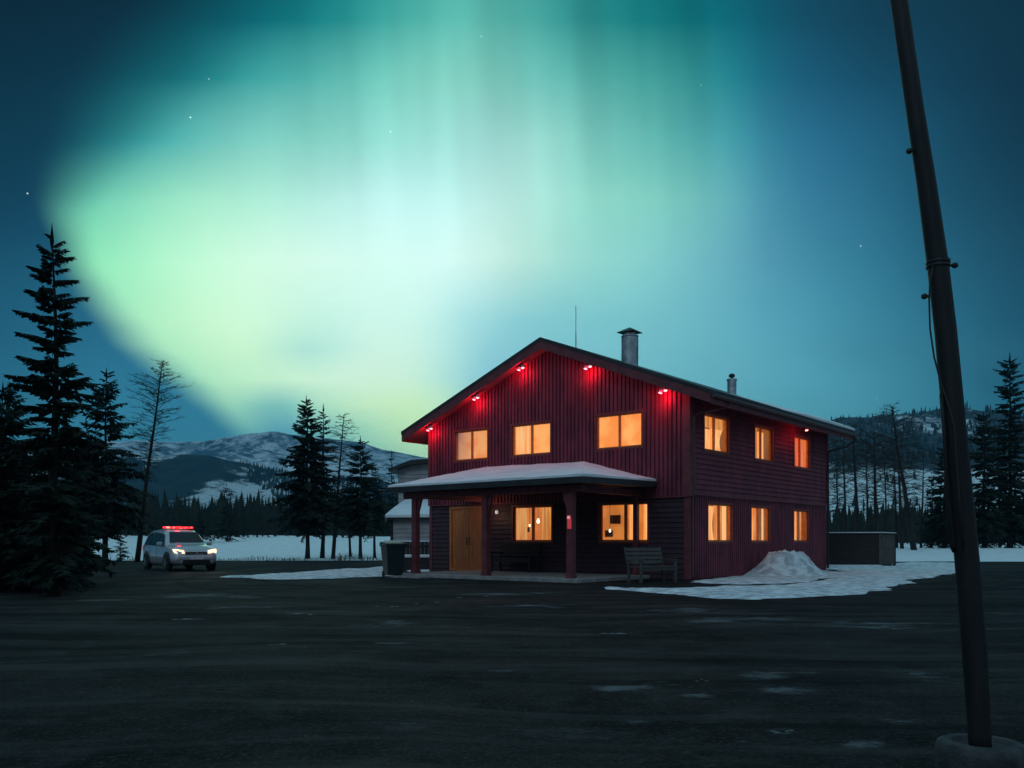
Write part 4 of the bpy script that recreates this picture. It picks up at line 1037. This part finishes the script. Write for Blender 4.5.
# ---------------------------------------------------------------- trees
def spruce_meshes(name, H, R, zb, seed, levels, nb_, twigs, shape=.85, droop=.35, tr=None, lean=0.0, needle='needle'):
    random.seed(seed)
    tr = tr or H*.012+.03
    def ax(z): return Vector((lean*z+.05*math.sin(z*.9+seed), .04*math.sin(z*.7+seed*2), z))
    b = MB(); N = 12; b.tube([ax(H*j/N) for j in range(N+1)], [tr*(1-.93*j/N)*(1.25 if j == 0 else 1) for j in range(N+1)], 7)
    trunk = b
    c = MB()
    for lv in range(levels):
        t = (lv+random.uniform(-.3, .3))/levels; t = min(.995, max(0, t))
        z = zb+(H-zb)*t; wu = random.uniform(-.12, .16)
        L0 = R*((1-t)**shape)*min(1, .35+t*4.5)+.03*R+.06
        k = max(3, int(nb_*(1-.35*t)))
        ph = random.random()*6.28
        for q in range(k):
            if random.random() < .13: continue
            an = ph+2*math.pi*q/k+random.uniform(-.35, .35); L = L0*random.choice((random.uniform(.4, .8), random.uniform(.75, 1.22)))
            zz = z+random.uniform(-.95, .95)*(H-zb)/levels
            d = Vector((math.cos(an), math.sin(an), 0)); sd = Vector((-d.y, d.x, 0))
            upa = .55*t-.10+wu+random.uniform(-.12, .12); dr_ = droop*(1.15-t)
            o0 = ax(zz)
            def pt(s): return o0+d*(L*s)+Vector((0, 0, L*(upa*s-dr_*s*s+.16*dr_*s**4)))
            c.tube([pt(0), pt(.5), pt(.95)], [tr*.16*(1-t*.5), tr*.09, .004], 3, caps=False)
            for g_ in range(twigs):
                s = .16+.84*(g_+random.random()*.6)/twigs; s = min(s, 1.0)
                p = pt(s); tl = L*(.34*(1-s*.62))*random.uniform(.7, 1.25)+.04
                wd = tl*.20+.012*H/10
                for sg in (-1, 1):
                    dd = (d*random.uniform(.6, 1.0)+sd*sg*random.uniform(.6, 1.1)).normalized()
                    tip = p+dd*tl+Vector((0, 0, -tl*random.uniform(.1, .7)))
                    nn = Vector((-dd.y, dd.x, 0))*wd; mid = p+(tip-p)*.5
                    jz = Vector((0, 0, random.uniform(-.6, .3)*wd))
                    c.quad(p, mid+nn*.8+jz, tip, mid-nn*.8+jz*.3-Vector((0, 0, wd*.9)))
                # hanging spray
                hl = tl*random.uniform(.35, .9)
                hp = p+sd*random.uniform(-.3, .3)*tl
                c.quad(p, hp+d*wd-Vector((0, 0, hl*.45)), hp+d*random.uniform(0, .4)*tl-Vector((0, 0, hl)), hp-d*wd-Vector((0, 0, hl*.5)))
            # tip
            p = pt(.92); tip = pt(1.0)+d*(.07*L+.04); c.quad(p, (p+tip)/2+sd*.05*L, tip, (p+tip)/2-sd*.05*L-Vector((0, 0, .04*L)))
    # leader
    for q in range(5):
        an = q*1.3; top = ax(H); d = Vector((math.cos(an), math.sin(an), 0)); zt_ = Vector((0, 0, H*.035))
        c.quad(top-zt_*1.5, top-zt_*.5+d*H*.006, top+zt_, top-zt_*.5-d*H*.004)
    return trunk, c
def mesh_of(mb, name, m, smooth=False):
    me = bpy.data.meshes.new(name); me.from_pydata(mb.v, [], mb.f); me.materials.append(m); me.update()
    if smooth: me.polygons.foreach_set('use_smooth', [True]*len(me.polygons))
    return me
def plant_tree(name, loc, trunk_me, crown_me, label, cat='tree', group=None, rz=0.0, scale=1.0, crown='crown'):
    r = empty(name, loc, rz); r.scale = (scale if isinstance(scale, tuple) else (scale,)*3); tag(r, label, cat, group)
    a = bpy.data.objects.new('trunk', trunk_me); COL.objects.link(a); a.parent = r
    c = bpy.data.objects.new(crown, crown_me); COL.objects.link(c); c.parent = r
    return r
def spruce(px, base_y, top_y, R, zb, seed, levels, nb_, twigs, label, Y=None, **kw):
    Y = Y or EYE*F/(base_y-542); H = sz(top_y, Y)-terr(sx(px, Y), Y)
    name = kw.pop('name', 'spruce_tree')
    t, c = spruce_meshes(name, H, R, zb, seed, levels, nb_, twigs, **kw)
    return plant_tree(name, (sx(px, Y), Y, terr(sx(px, Y), Y)-.05), mesh_of(t, 'trunk', M['bark'], True), mesh_of(c, 'crown', M[kw.get('needle', 'needle')]), label)
# left foreground group
spruce(54, 0, 233, 1.08, .4, 3, 40, 7, 13, 'tallest dark spruce at the left edge with open sweeping boughs', Y=18.5, droop=.36, shape=.50)
spruce(4, 0, 385, 1.85, .15, 14, 34, 10, 10, 'shorter dark spruce cut by the left edge of the picture', Y=20.5, droop=.30, shape=.55)
spruce(72, 0, 428, .85, .2, 25, 34, 10, 9, 'short dense spruce just right of the tallest left spruce', Y=23.0, droop=.4, shape=.55)
spruce(32, 0, 440, 1.5, .2, 27, 34, 10, 8, 'dense spruce directly behind the foot of the tallest left spruce', Y=25.0, droop=.4, shape=.5)
spruce(106, 0, 372, 2.3, 1.7, 36, 34, 9, 9, 'dark spruce between the tallest left spruce and the leaning bare pine', Y=43.0, droop=.38, shape=.60)
spruce(86, 0, 420, 1.7, 2.2, 40, 22, 8, 7, 'slim spruce half hidden behind the left group of spruces', Y=47.0, droop=.35)
# mid group
spruce(307, 0, 399, 2.5, 2.0, 51, 44, 9, 10, 'broad full spruce standing alone beyond the lot, left of the house', Y=60.0, droop=.42, shape=.66)
spruce(323, 0, 407, 1.6, 3.2, 62, 28, 7, 7, 'narrow spruce close behind the broad full spruce', Y=63.0, droop=.35, shape=.7)
spruce(361, 0, 438, 2.3, 2.2, 73, 26, 9, 9, 'medium spruce left of the grey building', Y=60.0, droop=.38, shape=.7)
spruce(375, 0, 468, 1.7, 2.4, 79, 20, 8, 7, 'low spruce between the medium spruce and the grey building', Y=63.0)
spruce(392, 0, 452, 1.2, 2.0, 80, 20, 7, 7, 'thin spruce top rising behind the grey building', Y=72.0)
spruce(350, 0, 470, 1.5, 2.6, 84, 18, 7, 7, 'smaller spruce tucked behind the medium spruce', Y=66.0)
# right group
spruce(1010, 0, 357, 2.3, .8, 91, 44, 9, 9, 'tallest spruce at the right edge of the picture', Y=77.0, droop=.45, shape=.40)
spruce(984, 0, 414, 1.7, .3, 95, 40, 10, 9, 'dense spruce just right of the leaning metal pole', Y=75.0, droop=.5, shape=.32)
spruce(944, 0, 448, 1.6, .3, 97, 36, 10, 8, 'dense dark spruce just left of the leaning metal pole', Y=73, droop=.5, shape=.38)
spruce(932, 0, 480, 1.35, .2, 99, 20, 8, 7, 'small spruce at the foot of the dense one left of the pole', Y=76.0, droop=.4, shape=.6)
spruce(1030, 0, 420, 2.4, .3, 103, 26, 8, 7, 'spruce mostly cut off by the right edge of the picture', Y=78.0, droop=.4)
# under-growth spruces by the left trunks
spruce(121, 0, 533, .7, .1, 105, 10, 7, 5, 'knee high young spruce between left trunks and leaning bare pine', Y=52.0)
spruce(227, 0, 484, 1.9, .3, 107, 18, 8, 6, 'young spruce behind the patrol car, first of the row to the right', Y=90.0)
spruce(201, 0, 512, 1.5, .3, 108, 14, 8, 6, 'young spruce showing above the patrol car roof', Y=88.0)

def bare_meshes(H, lean, seed, R, z0f, nbr, up=.15, rtr=.11, curve=0.0, sub=4, rb=.022):
    random.seed(seed)
    def ax(z): t = z/H; return Vector((lean*t*H+curve*H*t*(1-t), .05*math.sin(z), z))
    b = MB(); b.tube([ax(H*j/12) for j in range(13)], [rtr*(1-.88*j/12) for j in range(13)], 7)
    c = MB()
    for k in range(nbr):
        t = z0f+(1-z0f)*(k+random.random())/nbr; z = H*t
        L = R*(.35+.9*math.sin(math.pi*min(1, .15+.85*(1-(t-z0f)/(1-z0f)))**.8))*random.uniform(.5, 1.15)*(1 if t > z0f+.12 else .8)
        if t > .92: L *= .45
        an = random.random()*6.28; d = Vector((math.cos(an), math.sin(an), 0)); sd = Vector((-d.y, d.x, 0)); o0 = ax(z)
        dr_ = random.uniform(.1, .45)
        def pt(s): return o0+d*L*s+Vector((0, 0, L*(up*s+.25*(t-.6)*s-dr_*s*s+.35*dr_*s**3)))+sd*L*.10*math.sin(s*4+k)
        c.tube([pt(0), pt(.35), pt(.7), pt(1)], [rb, rb*.8, rb*.55, rb*.25], 3, caps=False)
        for g_ in range(sub):
            s = random.uniform(.3, .98); p = pt(s); l2 = L*random.uniform(.12, .34)
            dd = (d*.6+sd*random.choice((-1, 1))*random.uniform(.4, 1)+Vector((0, 0, random.uniform(-.35, .55)))).normalized()
            c.tube([p, p+dd*l2*.6, p+dd*l2+Vector((0, 0, .05))], [rb*.55, rb*.4, rb*.2], 3, caps=False)
    return b, c
def bare(px_base, px_top, top_y, Y, seed, R, z0f, nbr, label, cat='tree', name='bare_pine', **kw):
    H = sz(top_y, Y); lean = (sx(px_top, Y)-sx(px_base, Y))/H
    t, c = bare_meshes(H, lean, seed, R, z0f, nbr, **kw)
    return plant_tree(name, (sx(px_base, Y), Y, terr(sx(px_base, Y), Y)-.05), mesh_of(t, 'trunk', M['bark'], True), mesh_of(c, 'branches', M['twig']), label, cat, crown='branches')
bare(137, 163, 361, 50, 5, 1.30, .42, 150, 'tall leaning bare pine with drooping twiggy top beside the patrol car', sub=12, rtr=.16, curve=-.02, rb=.018, up=.42)
bare(333, 344, 414, 60, 8, 1.5, .40, 95, 'bare pine between the broad spruce and the medium spruce', sub=8, rtr=.15, curve=-.01)
bare(322, 324, 430, 66, 9, 1.1, .4, 40, 'bare young pine behind the broad full spruce', sub=4)
# right-hand row of leafless trees
rb = [(829,826,430,54,1.5,.35,55,'leafless tree against the back corner of the house',.13),
      (846,843,438,60,1.2,.35,45,'slim leafless tree right of the house corner, second in the row',.12),
      (858,853,432,57,1.6,.4,60,'leafless tree above the left half of the brown enclosure',.17),
      (868,866,446,62,1.3,.4,45,'thin leafless tree right behind the middle of the brown enclosure',.12),
      (876,874,438,56,1.5,.4,55,'straight leafless tree behind the right half of the brown enclosure',.17),
      (887,884,452,64,1.2,.4,40,'thin leafless tree at the right end of the brown enclosure',.10),
      (914,891,412,52,1.7,.30,85,'tallest leafless tree leaning left between enclosure and pole',.19),
      (902,897,440,54,1.3,.35,45,'leafless trunk crossing just left of the tallest leaning one',.13),
      (897,893,446,58,1.2,.4,40,'slender leafless tree just right of the brown enclosure',.10),
      (921,924,455,60,1.2,.4,40,'leafless tree between the tallest leaning one and the dense spruce',.10),
      (1000,998,430,62,1.5,.3,50,'leafless tree between the two spruces right of the pole',.11),
      (968,966,440,66,1.3,.3,45,'leafless tree partly behind the leaning metal pole',.11),
      (838,836,446,70,1.4,.3,45,'farther leafless tree seen beside the rear downspout',.10)]
for i, (pb, pt_, ty, Y, R, zf, n, lab, rt) in enumerate(rb):
    bare(pb, pt_, ty, Y*1.32, 200+i, R*1.15, zf*.7, int(n*1.9), lab, name='leafless_tree', sub=11, rtr=rt*1.25, up=.40, rb=.022)

# far rows of conifers: copies of six prototypes
protos = []
for k in range(6):
    H = 9.0; R = (1.7, 1.3, 2.0, 1.5, 1.1, 1.8)[k]
    t, c = spruce_meshes('conifer', H, R, (.5, 2.6, .8, 3.2, 1.6, .4)[k], 300+k, 15, 6, 4, shape=(.7, .8, .6, .8, .9, .6)[k], tr=.13)
    tm, cm = mesh_of(t, 'trunk', M['bark']), mesh_of(c, 'crown', M['needle_far'])
    protos.append((tm, cm))
tb, cb = [], []
for k in range(3):
    t, c = bare_meshes(9.0, .01*k, 330+k, 1.2, .35, 34, sub=3, rtr=.12, rb=.035); protos.append((mesh_of(t, 'trunk', M['bark']), mesh_of(c, 'crown', M['twig'])))
random.seed(77)
LF, RF = 'dark conifers in the tree line across the snow field', 'conifers in the tree line beyond the right snow field'
roots = []
def far_tree(px, Y, top, k, label, group):
    z = terr_far(sx(px, Y), Y); H = sz(top, Y)-z; s = H/9.0
    if len(roots) <= k or roots[k] is None:
        while len(roots) <= k: roots.append(None)
        r = plant_tree('conifer', (0, 0, 0), protos[k][0], protos[k][1], label, 'tree', group); roots[k] = (r, children(r))
    else: r = copy_tree(roots[k][0], kids=roots[k][1])
    r.location = (sx(px, Y), Y, z); w = min(1.5, max(.8, .9/s+.25)); r.scale = (s*w, s*w, s); r.rotation_euler = (0, 0, random.random()*6.28)
    r['label'] = label; r['group'] = group
for i in range(150):
    px = 60+(370*(i+random.random())/150)+random.uniform(-6, 6); Y = random.uniform(105, 165)
    top = random.uniform(497, 522) if i % 3 else random.uniform(486, 505)
    far_tree(px, Y, top, random.choice((0, 0, 1, 1, 2, 3, 3, 4, 5, 6, 7, 8)), 'small dark tree in the tree line across the snow field left of the house', LF)
for i in range(70):
    px = 800+(260*(i+random.random())/70); Y = random.uniform(110, 160)
    top = random.uniform(508, 532) if i % 5 else random.uniform(470, 505)
    far_tree(px, Y, top, random.choice((0, 1, 2, 3, 6, 7, 8, 6, 7)), 'small tree in the tree line beyond the snow field right of the house', RF)

# woods too far and dense to count: one mass on the valley floor and one on the hillside
def wood(name, pts, m, seed, wf=.16):
    random.seed(seed); b = MB()
    for x, y, z, h in pts:
        r = h*random.uniform(.7, 1.2)*wf; i = len(b.v); ph = random.random()*6.28
        for zz, rr in ((.05, 1.0), (.42, .62)):
            j = len(b.v)
            for q in range(5):
                an = ph+q*1.2566+zz; k = random.uniform(.6, 1.15); b.v.append((x+r*rr*k*math.cos(an), y+r*rr*k*math.sin(an), z+h*zz+random.uniform(-.05, .05)*h))
            b.v.append((x+random.uniform(-.05, .05)*h, y, z+h*(.72 if zz < .2 else 1.0)))
            for q in range(5): b.f.append((j+q, j+(q+1) % 5, j+5))
    o = b.build(name, m); tag(o, kind='stuff'); return o
random.seed(5)
P = []
for i in range(2600):
    Y = random.uniform(170, 420); px = random.uniform(20, 450); x = sx(px, Y); z = terr_far(x, Y); P.append((x, Y, z-.3, random.uniform(5, 10)*(1+(Y-170)/600)))
for i in range(700):
    Y = random.uniform(160, 230); px = random.uniform(780, 1120); x = sx(px, Y); P.append((x, Y, terr_far(x, Y)-.3, random.uniform(5, 9)))
wood('valley_forest', P, M['needle_far'], 6)
# ray-cast the slopes once so the trees stand on them
from mathutils.bvhtree import BVHTree
def bvh(o):
    return BVHTree.FromPolygons([v.co[:] for v in o.data.vertices], [p.vertices[:] for p in o.data.polygons])
bt = bvh(rh); P = []
for i in range(16000):
    x = random.uniform(100, 950); y = random.uniform(330, 1150)
    h = bt.ray_cast(Vector((x, y, 900)), Vector((0, 0, -1)))
    if h[0] is None or h[0].z < -2: continue
    z = h[0].z; dens = fbm(x*.012, y*.006, 3)
    zz = z/165.0
    keep = .58 if (zz > .62 and dens > -.22) else (.92 if .40 < zz <= .62 else .035)
    if zz > .88: keep = .2
    if dens < -.42 and zz > .5: keep = .12
    if random.random() > keep: continue
    P.append((x, y, z-.5, random.uniform(5, 9)))
wood('hillside_forest', P, M['needle_far'], 7, wf=.20)
bt = bvh(bpy.data.objects['forested_mountain']); P = []
for i in range(26000):
    x = random.uniform(-1050, 200); y = random.uniform(650, 1110)
    h = bt.ray_cast(Vector((x, y, 3000)), Vector((0, 0, -1)))
    if h[0] is None or h[0].z < 0: continue
    if fbm(x*.006+h[0].z*.006, y*.0022, 21) < -.02 and h[0].z > 25: continue
    P.append((x, y, h[0].z-1, random.uniform(5, 8)))
wood('mountain_forest', P, M['needle_far'], 8, wf=.22)

# dry scrub along the far edge of the lot
random.seed(21); b = MB()
for i in range(1500):
    x = random.uniform(-40, 1); y = (55.6 if x < 6 else 52.4)+random.gauss(0, .7)
    if i % 9 == 0: y = 57+random.random()*3
    d = fbm(x*.35, 3.0); h = max(.05, (.16+.55*d)*random.uniform(.4, 1)); z = 0
    an = random.random()*6.28; w = .012+.015*random.random(); lx, ly = random.uniform(-.3, .3)*h, random.uniform(-.2, .2)*h
    dx_, dy_ = math.cos(an)*w, math.sin(an)*w
    b.quad((x-dx_, y-dy_, z), (x+dx_, y+dy_, z), (x+lx+dx_*.3, y+ly, z+h), (x+lx-dx_*.3, y+ly, z+h))
    if i % 2: b.quad((x+lx*.5, y+ly*.5, z+h*.4), (x+lx*.5+dx_, y, z+h*.45), (x+lx*.5-lx*1.6+w, y, z+h*.9), (x+lx*.5-lx*1.6, y, z+h*.9))
tag(b.build('roadside_scrub', M['scrub']), kind='stuff')

# cold evening air: even haze over the whole valley
b = MB(); b.box(-4250, 4250, -90, 4650, -14, 372)
m = bpy.data.materials.new('valley_haze'); m.use_nodes = True; t = m.node_tree; t.nodes.clear()
o_ = t.nodes.new('ShaderNodeOutputMaterial'); v_ = t.nodes.new('ShaderNodeVolumePrincipled')
v_.inputs['Color'].default_value = (.16, .62, .98, 1); v_.inputs['Density'].default_value = HAZE; v_.inputs['Anisotropy'].default_value = 0.0
t.links.new(v_.outputs[0], o_.inputs['Volume'])
tag(b.build('haze', m), kind='stuff')
